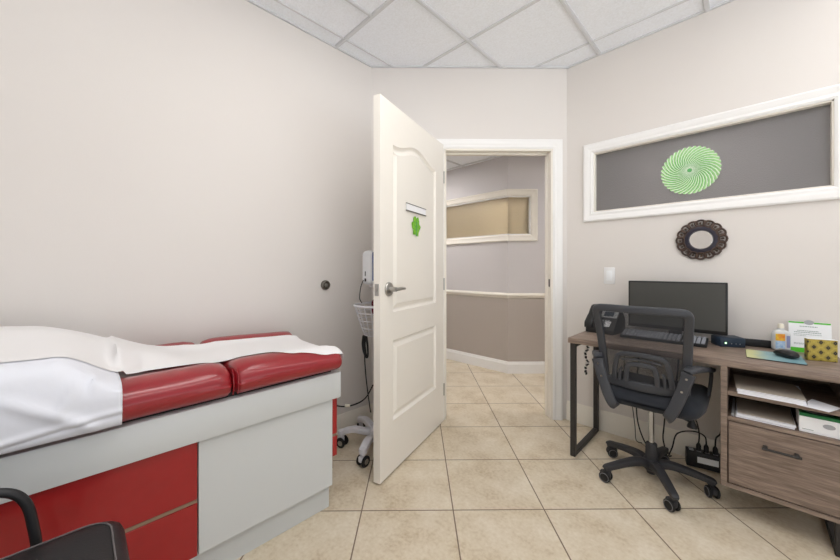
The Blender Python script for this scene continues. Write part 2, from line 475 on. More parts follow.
def fan_mat():
    m = bpy.data.materials.new('fan_paper_green'); m.use_nodes = True
    nt = m.node_tree; b = nt.nodes['Principled BSDF']
    tc = nt.nodes.new('ShaderNodeTexCoord'); gr = nt.nodes.new('ShaderNodeVectorMath'); gr.operation = 'LENGTH'
    nt.links.new(tc.outputs['Object'], gr.inputs[0])
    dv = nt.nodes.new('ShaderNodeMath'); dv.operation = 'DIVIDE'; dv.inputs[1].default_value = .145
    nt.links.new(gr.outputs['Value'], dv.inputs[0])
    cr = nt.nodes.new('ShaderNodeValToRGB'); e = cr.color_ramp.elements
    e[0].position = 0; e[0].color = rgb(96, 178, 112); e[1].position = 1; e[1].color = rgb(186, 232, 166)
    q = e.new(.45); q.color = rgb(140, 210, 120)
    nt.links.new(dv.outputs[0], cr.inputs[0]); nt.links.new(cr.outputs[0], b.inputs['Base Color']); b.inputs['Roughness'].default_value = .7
    return m
M['fan'] = fan_mat()
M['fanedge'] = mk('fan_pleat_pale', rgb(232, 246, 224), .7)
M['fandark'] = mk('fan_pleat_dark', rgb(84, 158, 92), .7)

# ================================================================= THE ROOM
LX, RY = -2.071, 2.653            # faces of the left and right walls
CZ = 2.72                         # ceiling
LB = Vector((-2.071, 1.583)); BR = Vector((-.998, 2.653))
bd = (BR-LB); BL = bd.length; bd.normalize(); ba = math.atan2(bd.y, bd.x)
MBK = Matrix.Translation((LB.x, LB.y, 0)) @ Matrix.Rotation(ba, 4, 'Z')   # local: x along the wall, y away from the room

mb = MB(); mb.box((-5, -1.8, -.06), (3, 4.8, 0)); struct(mb.build('floor', M['floor']), 'beige stone tile floor laid diagonally to the long walls', 'floor')

# walls
mb = MB(); mb.box((LX-.1, -1.7, 0), (LX, 1.583, CZ+.05)); struct(mb.build('wall_left', M['wall']), 'long plain cream wall behind the exam table', 'wall')
WX0, WX1, WZ0, WZ1 = -.818, .325, 1.569, 2.029
mb = MB()
mb.box((-.998, RY, 0), (WX0, RY+.11, CZ+.05)); mb.box((WX1, RY, 0), (2.0, RY+.11, CZ+.05))
mb.box((WX0, RY, 0), (WX1, RY+.11, WZ0)); mb.box((WX0, RY, WZ1), (WX1, RY+.11, CZ+.05))
struct(mb.build('wall_right', M['wall']), 'cream wall behind the desk with a high interior window', 'wall')
OU0, OU1, OZ = .553, 1.406, 2.097
mb = MB()
mb.box((-.04, 0, 0), (OU0, .11, CZ+.05), M=MBK); mb.box((OU1, 0, 0), (BL+.04, .11, CZ+.05), M=MBK)
mb.box((OU0, 0, OZ), (OU1, .11, CZ+.05), M=MBK)
struct(mb.build('wall_back', M['wall']), 'short cream wall across the corner with the doorway', 'wall')

mb = MB(); mb.box((LX-.1, -1.8, 0), (.45, -1.7, CZ+.05)); struct(mb.build('wall_rear', M['wall']), 'cream wall facing the desk, seen only in the round mirror', 'wall')
# baseboards
def board(mb, p0, p1, n, h=.13, t=.015):
    """profiled skirting from p0 to p1, n = 2D direction out of the wall"""
    prof = [(0, 0), (t, 0), (t, h-.03), (t*.7, h-.022), (t*.55, h-.01), (t*.25, h), (0, h)]
    v = []
    for p in (p0, p1):
        for d, z in prof: v.append((p[0]+n[0]*d, p[1]+n[1]*d, z))
    k = len(prof)
    f = [(i, (i+1) % k, k+(i+1) % k, k+i) for i in range(k)] + [tuple(range(k)), tuple(range(k, 2*k))[::-1]]
    mb._add(v, f)
nb = (bd.y, -bd.x)
mb = MB(); board(mb, (LX, -1.6), (LX, 1.58), (1, 0)); struct(mb.build('baseboard_left', M['trimcream']), 'cream baseboard under the long left wall', 'baseboard')
mb = MB(); board(mb, (-.998, RY), (1.9, RY), (0, -1), .145); struct(mb.build('baseboard_right', M['trimcream']), 'cream baseboard behind the desk', 'baseboard')
mb = MB(); q0 = LB+bd*.005; q1 = LB+bd*.483; board(mb, q0, q1, nb); struct(mb.build('baseboard_back', M['trimcream']), 'short cream baseboard beside the open door', 'baseboard')

# door casing and jamb
def casing(mb, u0, u1, z0, z1, w, bottom=False, M_=None, y0=0, sgn=-1):
    """mitred moulding round an opening (u0..u1, z0..z1); width w outward; profile steps"""
    prof = [(0, .010), (.012, .016), (.2*w+.012, .014), (.62*w, .020), (.86*w, .024), (w, .020), (w, 0), (0, 0)]
    loops = []
    for off, d in prof:
        pts = [(u0-off, z1+off), (u1+off, z1+off)]
        if bottom: pts = [(u0-off, z0-off), (u0-off, z1+off), (u1+off, z1+off), (u1+off, z0-off)]
        else: pts = [(u0-off, z0), (u0-off, z1+off), (u1+off, z1+off), (u1+off, z0)]
        loops.append([(a, y0+sgn*d, b) for a, b in pts])
    v = [p for l in loops for p in l]; k = len(prof); f = []
    for i in range(k):
        j = (i+1) % k
        for q in range(4 if bottom else 3):
            q2 = (q+1) % 4
            f.append((i*4+q, i*4+q2, j*4+q2, j*4+q))
    if not bottom:
        f.append(tuple(i*4 for i in range(k))); f.append(tuple(i*4+3 for i in range(k)))
    mb._add(v, f, M_)
mb = MB(); casing(mb, OU0+.004, OU1-.004, 0, OZ-.004, .07, M_=MBK); tr = struct(mb.build('trim_1', M['trim'], ang=25), 'white moulded casing round the open doorway', 'door casing')
mb = MB()
mb.box((OU0, -.006, 0), (OU0+.018, .12, OZ), M=MBK); mb.box((OU1-.018, -.006, 0), (OU1, .12, OZ), M=MBK); mb.box((OU0, -.006, OZ-.018), (OU1, .12, OZ), M=MBK)
mb.box((OU0+.018, .05, 0), (OU0+.03, .085, OZ-.018), .003, M=MBK); mb.box((OU1-.03, .05, 0), (OU1-.018, .085, OZ-.018), .003, M=MBK)
mb.box((OU0+.018, .05, OZ-.03), (OU1-.018, .085, OZ-.018), .003, M=MBK)
mb.build('jamb', M['trimcream'], tr, world=False)
mb = MB(); mb.box((OU1-.0205, .012, 1.025), (OU1-.018, .04, 1.085), .001, M=MBK); mb.box((OU1-.0215, .02, 1.04), (OU1-.0205, .034, 1.07), M=MBK)
mb.build('strike_plate', M['darkmetal'], tr, world=False)

# ceiling: lay-in tiles (one board, tee grid below it)
cpoly = [(LX-.05, -1.7), (2.0, -1.7), (2.0, RY+.05), (-.998, RY+.05), (LX-.05, 1.583+.02)]
mb = MB(); mb.prism(cpoly, CZ+.006, CZ+.05); ceil = struct(mb.build('ceiling', M['ceil']), 'white speckled lay-in tile ceiling', 'ceiling')
def clipseg(x0, y0, x1, y1):
    # keep the tee inside the room: chamfer line y - x < 3.654
    if y0-x0 > 3.65: 
        if x0 == x1: y0 = x0+3.65
        else: x0 = y0-3.65
    if y1-x1 > 3.65:
        if x0 == x1: y1 = x1+3.65
        else: x1 = y1-3.65
    return x0, y0, x1, y1
mb = MB()
def tee_a(x, w, ya=-1.69, yb=RY):
    x0, y0, x1, y1 = clipseg(x, ya, x, yb)
    mb.box((x-w/2, y0, CZ-.002), (x+w/2, y1, CZ+.008), .001, 1); mb.box((x-w*.28, y0, CZ-.006), (x+w*.28, y1, CZ-.002)) if w > .02 else None
def tee_b(y, w, xa=LX, xb=2.0):
    x0, y0, x1, y1 = clipseg(xa, y, xb, y)
    mb.box((x0, y-w/2, CZ-.002), (x1, y+w/2, CZ+.008), .001, 1); mb.box((x0, y-w*.28, CZ-.006), (x1, y+w*.28, CZ-.002)) if w > .02 else None
tee_a(-1.948, .014); tee_a(-1.36, .026)
for k in range(5): tee_a(-.765+.594*k, .027)
tee_b(1.266, .028); tee_b(1.86, .02); tee_b(2.463, .014)
for y in (.668, .071, -.526, -1.12): tee_b(y, .02)
tee_a(-1.65, .024, .68, 1.26)
mb.box((LX, -1.69, CZ-.004), (LX+.016, 1.57, CZ+.006)); mb.box((-1.0, RY-.016, CZ-.004), (2.0, RY, CZ+.006))
mb.box((0, -.016, CZ-.004), (BL, 0, CZ+.006), M=MBK)
mb.build('ceiling_grid', M['tee'], ceil)

# interior window in the right wall
wn = MB(); casing(wn, WX0+.012, WX1-.012, WZ0+.012, WZ1-.012, .066, True, None, RY)
w1 = struct(wn.build('window_1', M['trim'], ang=25), 'wide high interior window with obscure grey glass above the desk', 'window')
mb = MB()
for (a, b) in (((WX0, RY-.002, WZ0), (WX0+.02, RY+.11, WZ1)), ((WX1-.02, RY-.002, WZ0), (WX1, RY+.11, WZ1)), ((WX0, RY-.002, WZ0), (WX1, RY+.11, WZ0+.02)), ((WX0, RY-.002, WZ1-.02), (WX1, RY+.11, WZ1))):
    mb.box(a, b, .002, 1)
mb.build('window_jamb', M['trimcream'], w1)
mb = MB(); mb.box((WX0+.005, RY+.035, WZ0+.005), (WX1-.005, RY+.041, WZ1-.005)); mb.build('window_glass', M['glass'], w1)

# ---------------------------------------------------------------- the hall beyond
HZ = 2.425
H0 = Vector((-1.905, 3.35)); HL = .80; H1 = H0+Vector((.7071, .7071))*HL
MHC = Matrix.Translation((H0.x, H0.y, 0)) @ Matrix.Rotation(PI/4, 4, 'Z')      # x along the splayed wall, y away from hall
MHA = Matrix.Translation((H0.x, H0.y, 0)) @ Matrix.Rotation(PI, 4, 'Z')        # x towards -x
GZ0, GZ1, GU = 1.542, 1.978, .255
RAIL = .86
def hallwall(name, M_, L, glass, sy, lab):
    up, lo = MB(), MB()
    y0, y1 = (0, .1) if sy > 0 else (-.1, 0)
    lo.box((0, y0, 0), (L, y1, RAIL), M=M_)
    if glass:
        up.box((0, y0, RAIL), (L, y1, GZ0), M=M_); up.box((0, y0, GZ1), (L, y1, HZ+.05), M=M_)
        up.box((glass, y0, GZ0), (L, y1, GZ1), M=M_)
    else: up.box((0, y0, RAIL), (L, y1, HZ+.05), M=M_)
    o = struct(up.build(name, M['hall_up']), lab, 'wall'); lo.build('lower_wall', M['hall_low'], o, world=False)
    return o
hallwall('wall_hall_splay', MHC, HL, GU, 1, 'short splayed hall wall seen through the doorway')
hallwall('wall_hall_far', MHA, 2.6, 1.7, -1, 'receding two-tone hall wall seen through the doorway')
mb = MB(); mb.box((H1.x-.01, H1.y, 0), (2.6, H1.y+.1, HZ+.05)); struct(mb.build('wall_hall_corridor', M['hall_up']), 'corridor wall behind the interior window', 'wall')
mb = MB(); mb.box((-4.6, 1.5, 0), (-4.5, 3.4, HZ+.05)); struct(mb.build('wall_hall_end', M['hall_up']), 'hall end wall', 'wall')
mb = MB(); mb.box((-4.6, 1.45, 0), (LX-.1, 1.55, HZ+.05)); struct(mb.build('wall_hall_side', M['hall_up']), 'hall side wall', 'wall')
mb = MB(); mb.box((2.5, RY, 0), (2.6, 4.1, HZ+.05)); struct(mb.build('wall_corridor_end', M['hall_up']), 'corridor end wall', 'wall')
hp = [(-4.6, 1.45), (LX-.12, 1.45), (LX-.1, 1.70), (-1.08, 2.74), (-.998, RY+.1), (2.6, RY+.1), (2.6, 4.3), (-4.6, 4.3)]
mb = MB(); mb.prism(hp, HZ+.006, HZ+.05); hc = struct(mb.build('ceiling_hall', M['ceil']), 'hall tile ceiling seen through the doorway', 'ceiling')
mb = MB()
for k in range(5):
    x = -4.3+.6*k; mb.box((x-.013, 1.6 if x < -2.2 else 2.9, HZ-.002), (x+.013, 3.34, HZ+.008))
for k in range(3):
    y = 2.09+.6*k; mb.box((-4.5, y-.013, HZ-.002), (-2.75 if y < 2.2 else -1.95, y+.013, HZ+.008))
mb.build('ceiling_grid', M['tee'], hc)

def strip(mb, prof, M_, x0, x1):
    """profile [(out, z)] swept along local x, out is towards the hall (-y for the splay, +y for the far wall)"""
    v = [(x, d, z) for x in (x0, x1) for d, z in prof]; k = len(prof)
    f = [(i, (i+1) % k, k+(i+1) % k, k+i) for i in range(k)] + [tuple(range(k)), tuple(range(k, 2*k))[::-1]]
    mb._add(v, f, M_)
bprof = [(0, 0), (.016, 0), (.016, .1), (.010, .112), (.006, .128), (0, .13)]
rprof = [(0, .835), (.008, .838), (.012, .85), (.024, .862), (.026, .874), (.016, .884), (.008, .892), (0, .894)]
neg = lambda p: [(-a, b) for a, b in p]
mb = MB(); strip(mb, neg(bprof), MHC, -.006, HL); strip(mb, bprof, MHA, -.006, 2.6); struct(mb.build('baseboard_hall', M['trim'], ang=25), 'white baseboard round the hall corner', 'baseboard')
mb = MB(); strip(mb, neg(rprof), MHC, -.01, HL); strip(mb, rprof, MHA, -.01, 2.6); struct(mb.build('trim_2', M['trimcream'], ang=25), 'cream chair rail along the two-tone hall wall', 'chair rail')
# wrap-round hall window
cw = .07
def frame_prof(sgn):
    return [(0, sgn*.012), (.01, sgn*.018), (.045, sgn*.02), (.06, sgn*.028), (cw, sgn*.024), (cw, -sgn*.0), (0, 0)]
mb = MB()
for (M_, L, sg) in ((MHC, GU, -1), (MHA, 1.7, 1)):
    for zz, dr in ((GZ1, 1), (GZ0, -1)):
        prof = [(d, zz+dr*o) for o, d in frame_prof(sg)]
        strip(mb, prof, M_, -.012, L)
# right-hand and far uprights, mitred to the heads
for (M_, L, sg) in ((MHC, GU, -1), (MHA, 1.7, 1)):
    v, f = [], []; pr = frame_prof(sg); k = len(pr)
    for o, d in pr: v.append((L+o, d, GZ0-o))
    for o, d in pr: v.append((L+o, d, GZ1+o))
    f = [(i, (i+1) % k, k+(i+1) % k, k+i) for i in range(k)]
    mb._add(v, f, M_)
    for zz, dr in ((GZ1, 1), (GZ0, -1)):
        v = [(L, d, zz+dr*o) for o, d in pr]+[(L+o, d, zz+dr*o) for o, d in pr]
        mb._add(v, [(i, (i+1) % k, k+(i+1) % k, k+i) for i in range(k)], M_)
w2 = struct(mb.build('window_2', M['trimcream'], ang=25), 'warm lit obscure glass hall window wrapping the corner', 'window')
mb = MB(); mb.box((.0125, .03, GZ0), (GU, .036, GZ1), M=MHC); mb.build('window_glass', M['glasswarm'], w2, world=False)
mb = MB(); mb.box((.0124, -.036, GZ0), (1.7, -.03, GZ1), M=MHA); mb.build('window_glass', M['glasswarm'], w2, world=False)
mb = MB()
for (M_, L, sg) in ((MHC, GU, 1), (MHA, 1.7, -1)):
    y0, y1 = sorted((-.004*sg, .1*sg))
    mb.box((0, y0, GZ0-.001), (L, y1, GZ0+.012), M=M_); mb.box((0, y0, GZ1-.012), (L, y1, GZ1+.001), M=M_); mb.box((L-.014, y0, GZ0), (L, y1, GZ1), M=M_)
mb.build('window_jamb', M['trim'], w2, world=False)
# the warm room behind that window
mb = MB(); mb.box((-4.6, 4.35, 0), (H1.x, 4.45, HZ+.05)); mb.box((-4.7, 3.45, 0), (-4.6, 4.45, HZ+.05)); struct(mb.build('wall_far_room', M['wall']), 'wall of the room beyond the hall window', 'wall')

# ---------------------------------------------------------------- lamps in the ceilings
def troffer(x0, x1, y0, y1, z, mat, label):
    t = thing('ceiling_light', label, 'ceiling light', ((x0+x1)/2, (y0+y1)/2, z-.012), 0, 'ceiling lights')
    m = MB()
    for a, b in (((x0, y0), (x1, y0+.03)), ((x0, y1-.03), (x1, y1)), ((x0, y0), (x0+.03, y1)), ((x1-.03, y0), (x1, y1))):
        m.box((*a, z-.012), (*b, z+.004), .002, 1)
    m.build('frame', M['white'], t)
    m = MB(); m.box((x0+.03, y0+.03, z-.006), (x1-.03, y1-.03, z+.002)); m.build('diffuser', mat, t)
troffer(-.75, -.186, .085, 1.252, CZ, M['lamp'], 'recessed ceiling light panel in the middle of the room')
troffer(.44, 1.0, -1.10, .055, CZ, M['filldim'], 'unseen ceiling light panel added near the rear to spread the room light')  # unseen panel added to spread the room light
troffer(-1.345, -.78, .685, 1.25, CZ, M['fillsq'], 'unseen square light panel added to brighten the left wall corner')  # unseen panel added to brighten the left wall near the door
troffer(.44, 1.0, 1.28, 2.44, CZ, M['filldim'], 'unseen ceiling light panel added to light the desk wall')  # unseen panel added to light the right wall and desk
troffer(.44, 1.0, .085, 1.24, CZ, M['filldim'], 'unseen ceiling light panel added to even the light on the desk side')  # unseen extra panel, evens out the room light
troffer(-.6, 0, 3.05, 3.6, HZ, M['lamph'], 'unseen ceiling light panel added to lighten the interior window glass')  # unseen panel added so the interior window glass reads lighter
troffer(-3.3, -2.75, 2.2, 2.8, HZ, M['lamph'], 'recessed ceiling light panel in the hall')
troffer(-2.05, -1.55, 3.85, 4.30, HZ, M['lampw'], 'warm ceiling light panel in the room beyond the hall')

# ================================================================= THE DOOR
DA = Vector((-1.407, 1.132)); DB = Vector((-1.648, 1.940)); dd = (DB-DA); DW = dd.length
MD = Matrix.Translation((DA.x, DA.y, 0)) @ Matrix.Rotation(math.atan2(dd.y, dd.x), 4, 'Z')   # x: free edge -> hinge, +y = back of the door
DT, DZ0, DZ1 = .042, .011, 2.107
door = bpy.data.objects.new('door_1', None); C.objects.link(door); door.matrix_basis = Matrix.Translation((DB.x, DB.y, 0))
struct(door, 'cream two-panel arched moulded door standing open into the room', 'door')
up = [(.13, .92), (.71, .92)]
n_ = 28
for i in range(n_+1):
    t = i/n_; x = .71-.58*t; s_ = abs(t-.5)*2
    up.append((x, 1.876+.062*(.5+.5*math.cos(PI*min(1, s_*1.08)))))
lowp = [(.13, .30), (.71, .30), (.71, .758), (.13, .758)]
def inset(poly, d):
    n = len(poly); out = []
    for i in range(n):
        p, q, r = Vector(poly[i-1]), Vector(poly[i]), Vector(poly[(i+1) % n])
        a = (q-p); b = (r-q)
        a = a.normalized() if a.length > 1e-7 else b.normalized(); b = b.normalized() if b.length > 1e-7 else a
        n1 = Vector((-a.y, a.x)); n2 = Vector((-b.y, b.x)); m_ = (n1+n2).normalized()
        out.append(tuple(q + m_*d/max(.4, m_.dot(n1))))
    return out
def door_face(mb, y, s):
    """s=+1 recess goes towards +y"""
    bm = mb.bm
    rect = [(0, DZ0), (DW, DZ0), (DW, DZ1), (0, DZ1)]
    loops = []
    def ring(poly, dy): return [bm.verts.new(MD @ Vector((x, y+s*dy, z))) for x, z in poly]
    outer = ring(rect, 0); edges = [bm.edges.new((outer[i], outer[(i+1) % 4])) for i in range(4)]
    for poly in (up, lowp):
        seq = [(0, 0), (.005, .007), (.014, .014), (.022, .0145), (.046, .003)]
        prev = None
        for off, dy in seq:
            r = ring(inset(poly, off), dy)
            if prev is None:
                edges += [bm.edges.new((r[i], r[(i+1) % len(r)])) for i in range(len(r))]
            else:
                for i in range(len(r)):
                    j = (i+1) % len(r); bm.faces.new((prev[i], prev[j], r[j], r[i]))
            prev = r
        bm.faces.new(prev)
    bmesh.ops.triangle_fill(bm, use_beauty=True, use_dissolve=False, edges=edges)
mb = MB(); door_face(mb, 0, 1); door_face(mb, DT, -1)
v = [(x, y, z) for y in (0, DT) for x, z in ((0, DZ0), (DW, DZ0), (DW, DZ1), (0, DZ1))]
mb._add(v, [(i, (i+1) % 4, 4+(i+1) % 4, 4+i) for i in range(4)], MD)
bmesh.ops.remove_doubles(mb.bm, verts=mb.bm.verts[:], dist=1e-5)
mb.build('door_panel', M['door'], door, ang=20)
for sd in (1, -1):
    y0 = 0 if sd > 0 else DT
    MH = MD @ Matrix.Translation((.085, y0, 1.053)) @ Matrix.Rotation(PI/2*sd, 4, 'X')     # local z -> out of the face
    mb = MB(); mb.lathe([(0.001, 0), (.040, 0), (.040, .004), (.036, .010), (.014, .013), (.013, .05), (.001, .05)], 28, MH)
    mb.tube([MH @ Vector((0, 0, .046)), MH @ Vector((.02, 0, .05)), MH @ Vector((.06, .002*sd, .052)), MH @ Vector((.100, .0, .046))], [.011, .010, .0095, .008], 12, res=5)
    mb.build('door_handle', M['metal'], door)
mb = MB(); mb.box((-.0015, .008, 1.02), (.0005, DT-.008, 1.085), .0005, 1, M=MD); mb.box((-.008, .014, 1.043), (0, DT-.014, 1.062), .003, 2, M=MD)
mb.build('latch_plate', M['metal'], door)
for z in (.25, 1.05, 1.86):
    mb = MB(); mb.cyl(MD @ Vector((DW+.004, -.003, z-.045)), MD @ Vector((DW+.004, -.003, z+.045)), .006, n=10); mb.build('hinge', M['metal'], door)
# name-plate holder and paper leaf on the door
mb = MB(); mb.box((.278, -.006, 1.527), (.534, -.0008, 1.566), .001, 1, M=MD)
sg = tag(mb.build('sign_plate', M['plate']), 'blank white slide-in name plate on the open door', 'sign')
mb = MB(); mb.box((.274, -.009, 1.566), (.538, -.0008, 1.570), .001, 1, M=MD); mb.box((.274, -.009, 1.522), (.538, -.0008, 1.527), .001, 1, M=MD); build_each(mb, 'holder_rail', M['darkmetal'], sg, world=False)
leaf = []
for k in range(48):
    a = 2*PI*k/48; r = 1+.13*math.cos(6*a+.5)+.06*math.cos(11*a)
    leaf.append((.405+.052*r*math.cos(a), 1.440+.060*r*math.sin(a)))
leaf_bm = MB()
Mleaf = MD @ Matrix.Rotation(PI/2, 4, 'X')
leaf_bm.prism(leaf, .001, .0025, Mleaf)
lf = tag(leaf_bm.build('paper_leaf', M['green']), 'small green paper leaf taped under the name plate on the door', 'decoration')
mb = MB()
mb.tube([MD @ Vector((.405, -.003, 1.375)), MD @ Vector((.404, -.003, 1.44)), MD @ Vector((.407, -.003, 1.485))], [.003, .002, .001], 6)
for sx in (-1, 1):
    for dz in (.0, .022, -.02): mb.tube([MD @ Vector((.405, -.003, 1.43+dz)), MD @ Vector((.405+sx*.035, -.003, 1.45+dz))], [.0015, .0006], 5)
mb.build('vein', M['fandark'], lf, world=False)

# round wall stop
t = thing('mounted_door_stop', 'round dark metal door stop on the long left wall', 'door stop', (LX, 1.186, 1.055))
MS = Matrix.Translation((LX+.001, 1.186, 1.055)) @ Matrix.Rotation(PI/2, 4, 'Y')
mb = MB(); mb.lathe([(.001, 0), (.033, 0), (.034, .006), (.030, .016), (.024, .020), (.020, .014), (.001, .012)], 28, MS); mb.build('stop_cup', M['darkmetal'], t)
mb = MB(); mb.lathe([(.001, .012), (.012, .013), (.012, .019), (.001, .021)], 20, MS); mb.build('stop_screw', M['metal'], t)

# ================================================================= EXAM TABLE
tb = thing('exam_table', 'grey-white medical exam table with red vinyl top and red drawers', 'exam table', (-1.75, 0, 0))
Y0 = -.95
mb = MB(); mb.box((-2.03, Y0+.05, 0), (-1.468, .862, .125)); mb.build('plinth', M['lam'], tb)
mb = MB(); mb.box((-2.05, Y0, .122), (-1.452, .858, .60)); mb.build('carcass', M['lam'], tb)
mb = MB(); mb.box((-1.452, .308, .124), (-1.430, .859, .543), .0015, 1); mb.build('side_panel', M['lam'], tb)
mb = MB(); mb.box((-1.452, Y0, .124), (-1.434, .302, .543)); mb.build('drawer_surround', M['black'], tb)
for z0, z1 in ((.332, .541), (.126, .317)):
    m = MB(); m.box((-1.436, -.36, z0), (-1.426, .303, z1), .0015, 1); d = m.build('drawer', M['redlam'], tb)
m = MB(); m.box((-1.434, -.36, .3185), (-1.4285, .303, .3305)); d = m.build('drawer_channel', M['gap'], tb)
m = MB(); m.box((-1.436, -.94, .126), (-1.426, -.364, .541), .0015, 1); m.build('drawer', M['redlam'], tb)
mb = MB(); mb.box((-2.055, Y0, .545), (-1.410, .893, .668), .003); mb.build('apron', M['lam'], tb)
mb = MB(); mb.box((-2.02, .861, .366), (-1.433, .886, .544), .002, 1); mb.box((-2.02, .861, .258), (-1.433, .886, .352), .002, 1); build_each(mb, 'end_drawer', M['redlam'], tb)
mb = MB(); mb.box((-2.0, .861, .352), (-1.438, .884, .366)); mb.box((-2.0, .861, .19), (-1.45, .874, .25)); build_each(mb, 'end_channel', M['gap'], tb)
mb = MB(); mb.box((-2.0, Y0+.02, .668), (-1.445, .86, .684)); mb.build('pad_shade_board', M['rubber'], tb)  # black board stands in for the shadowed gap under the cushions

CXa, CXb, CB, CT = -2.02, -1.388, .680, .792
def cush(b0, b1, taper):
    def fn(p):
        u = (p.x-CXa)/(CXb-CXa); w = p.y
        top = sm((p.z-CB)/(CT-CB))
        # raised rolls along both long edges, shallow valley between
        ridge = math.exp(-((u-.12)/.10)**2)+math.exp(-((u-.86)/.11)**2)
        z = p.z + top*(.012*ridge-.012*(1-min(1, ridge))+.012*math.exp(-((u-.10)/.07)**2))
        # ends pinch down
        e0 = math.exp(-((w-b0)/.035)**2); e1 = math.exp(-((w-b1)/.035)**2)
        if taper: z -= top*(.012*e0+.006*e1) + top*.018*sm((w-b0)/(b1-b0)-.1)
        else: z -= top*.014*e1
        # puckers near the seam
        seam = b0 if taper else b1
        pk = math.exp(-abs(w-seam)/.035)
        x = p.x
        if u > .8: x += pk*.004*math.sin(p.z*260) - pk*.006*math.exp(-((p.z-.76)/.03)**2)
        x += .002*noise.noise(Vector((p.x*9, w*9, p.z*9)))
        # front face bulges
        if u > .9 : x += .006*math.sin(PI*max(0, min(1, (p.z-CB)/(CT-CB))))
        return Vector((x, p.y, z))
    m = MB(); m.soft((CXa, b0, CB), (CXb, b1, CT), (.045, .022, .045), (20, 34, 6), fn); return m
DRAPE = []
DRAPE.append(cush(Y0+.04, .414, False).build('seat_cushion', M['red'], tb, ang=60))
DRAPE.append(cush(.420, .895, True).build('foot_cushion', M['red'], tb, ang=60))
mb = MB()
for sgn, yy in ((-1, .409), (1, .4255)):
    mb.tube([(-1.386, yy, .694), (-1.378, yy, .72), (-1.380, yy, .76), (-1.395, yy, .785)], .0022, 6, res=4)
build_each(mb, 'piping', M['red'], tb)

# white pillow in a loose cover over the head end
def ridge_z(b): return .812+.093*sm((.105-b)/.16)+.014*sm((-.05-b)/.3)
def top_z(b): return .800+.158*sm((.32-b)/.44)+.022*sm((.0-b)/.4)
def pil_sec(b):
    zr, zt = ridge_z(b), top_z(b); zt = max(zt, zr-.004); e = sm((.11-b)/.14)
    return [(-1.398, .684), (-1.382, .690), (-1.371, .71), (-1.365, .745), (-1.366, .79), (-1.374, zr-.05 if zr > .86 else zr-.016), (-1.392, zr-.018 if zr > .86 else zr-.006), (-1.425, zr),
            (-1.50, zr+.012*e), (-1.60, zr+(zt-zr)*(.12+.43*e)), (-1.72, zr+(zt-zr)*(.6+.4*e)), (-1.84, zt-.006), (-1.94, zt-.03), (-2.00, min(zt-.06, .90) if zt > .87 else .80), (-2.035, .79), (-2.042, .73), (-2.035, .69)]
NB = 70
def pil(u, w):
    b = .095-w*.93
    sec = pil_sec(b); k = len(sec)-1; t = u*k; i = min(k-1, int(t)); t -= i
    g = lambda q: Vector(sec[max(0, min(k, q))])
    a, p, q, d = g(i-1), g(i), g(i+1), g(i+2)
    s2 = .5*((2*p)+(q-a)*t+(2*a-5*p+4*q-d)*t*t+(3*p-a-3*q+d)*t**3)
    x, z = s2
    amp = .006*sm((z-.69)/.05)
    n1 = noise.noise(Vector((x*5, b*3.2, z*9)))+.5*noise.noise(Vector((x*11, b*7, z*22+3)))
    x += amp*n1*.9 if z < .9 else 0; z += amp*n1*.7
    # long hem folds low on the hanging side and a diagonal tuck
    if x > -1.41:
        hem = math.exp(-((z-(.735-.03*sm((.1-b)/.4)))/.008)**2)-.8*math.exp(-((z-(.722-.03*sm((.1-b)/.4)))/.006)**2)
        x += .005*hem
        dg = (b+.10)*.72+(z-.80)
        x += .010*math.exp(-(dg/.018)**2)*sm((b+.28)/.1)*sm((.85-z)/.05)*sm((.06-b)/.04)
        dg2 = (b+.02)-.55*(z-.80)
        x += .006*math.exp(-(dg2/.012)**2)*sm((z-.74)/.03)
    return (x, b, z)
mb = MB(); mb.grid(pil, 110, 90)
pilo = tag(mb.build('pillow', M['cloth'], ang=80, solid=.004), 'puffy white covered pillow bulging over the head end of the exam table', 'pillow')

# exam-table paper
from mathutils.bvhtree import BVHTree
def tree(o, off=0):
    w = (o.parent.matrix_basis if o.parent else o.matrix_basis)
    return BVHTree.FromPolygons([w @ v.co for v in o.data.vertices], [tuple(p.vertices) for p in o.data.polygons])
TC = [tree(o) for o in DRAPE]; TP = tree(pilo)
def hit(t, a, b):
    h = t.ray_cast(Vector((a, b, 2)), Vector((0, 0, -1)))[0]
    return h.z if h else 0
def lerp_tab(tab, b):
    for (b0, v0), (b1, v1) in zip(tab, tab[1:]):
        if b <= b1: return v0+(v1-v0)*sm((b-b0)/(b1-b0))
    return tab[-1][1]
def front_edge(b): return lerp_tab([(-9, -1.435), (-.06, -1.435), (.10, -1.515), (.18, -1.585), (.30, -1.588), (.42, -1.565), (.52, -1.53), (.68, -1.435), (.82, -1.402), (2, -1.400)], b)
def back_edge(b): return lerp_tab([(-9, -1.955), (.05, -1.955), (.35, -1.915), (.6, -1.90), (2, -1.90)], b)
PNU, PNV, PL = 44, 190, 1.76
def pb(j): return .8965-max(0, j/(PNV-1)*PL-.03)
Z = [[0]*PNU for _ in range(PNV)]; A = [[0]*PNU for _ in range(PNV)]
for j in range(PNV):
    b = pb(j)
    for i in range(PNU):
        a = back_edge(b)+(front_edge(b)-back_edge(b))*i/(PNU-1); A[j][i] = a
        bb = min(b, .872)
        if .36 < bb < .475:
            k = (bb-.36)/.115; zc = (1-k)*max(hit(t, a, .36) for t in TC)+k*max(hit(t, a, .475) for t in TC)-.006*math.sin(PI*k)
        else: zc = max(hit(t, a, bb) for t in TC)
        zp = hit(TP, a, min(b, .0925)) if b < .108 else 0
        z = max(zc+.003, zp+.0045 if zp else 0)
        if .09 < b < .36:      # tents down from the pillow
            k = sm((.36-b)/.12)*sm((a+2.0)/.10)*sm((front_edge(b)+.03-a)/.16)
            z = max(z, zc+.003+max(0, top_z(b)+.004-zc)*k)
        Z[j][i] = z
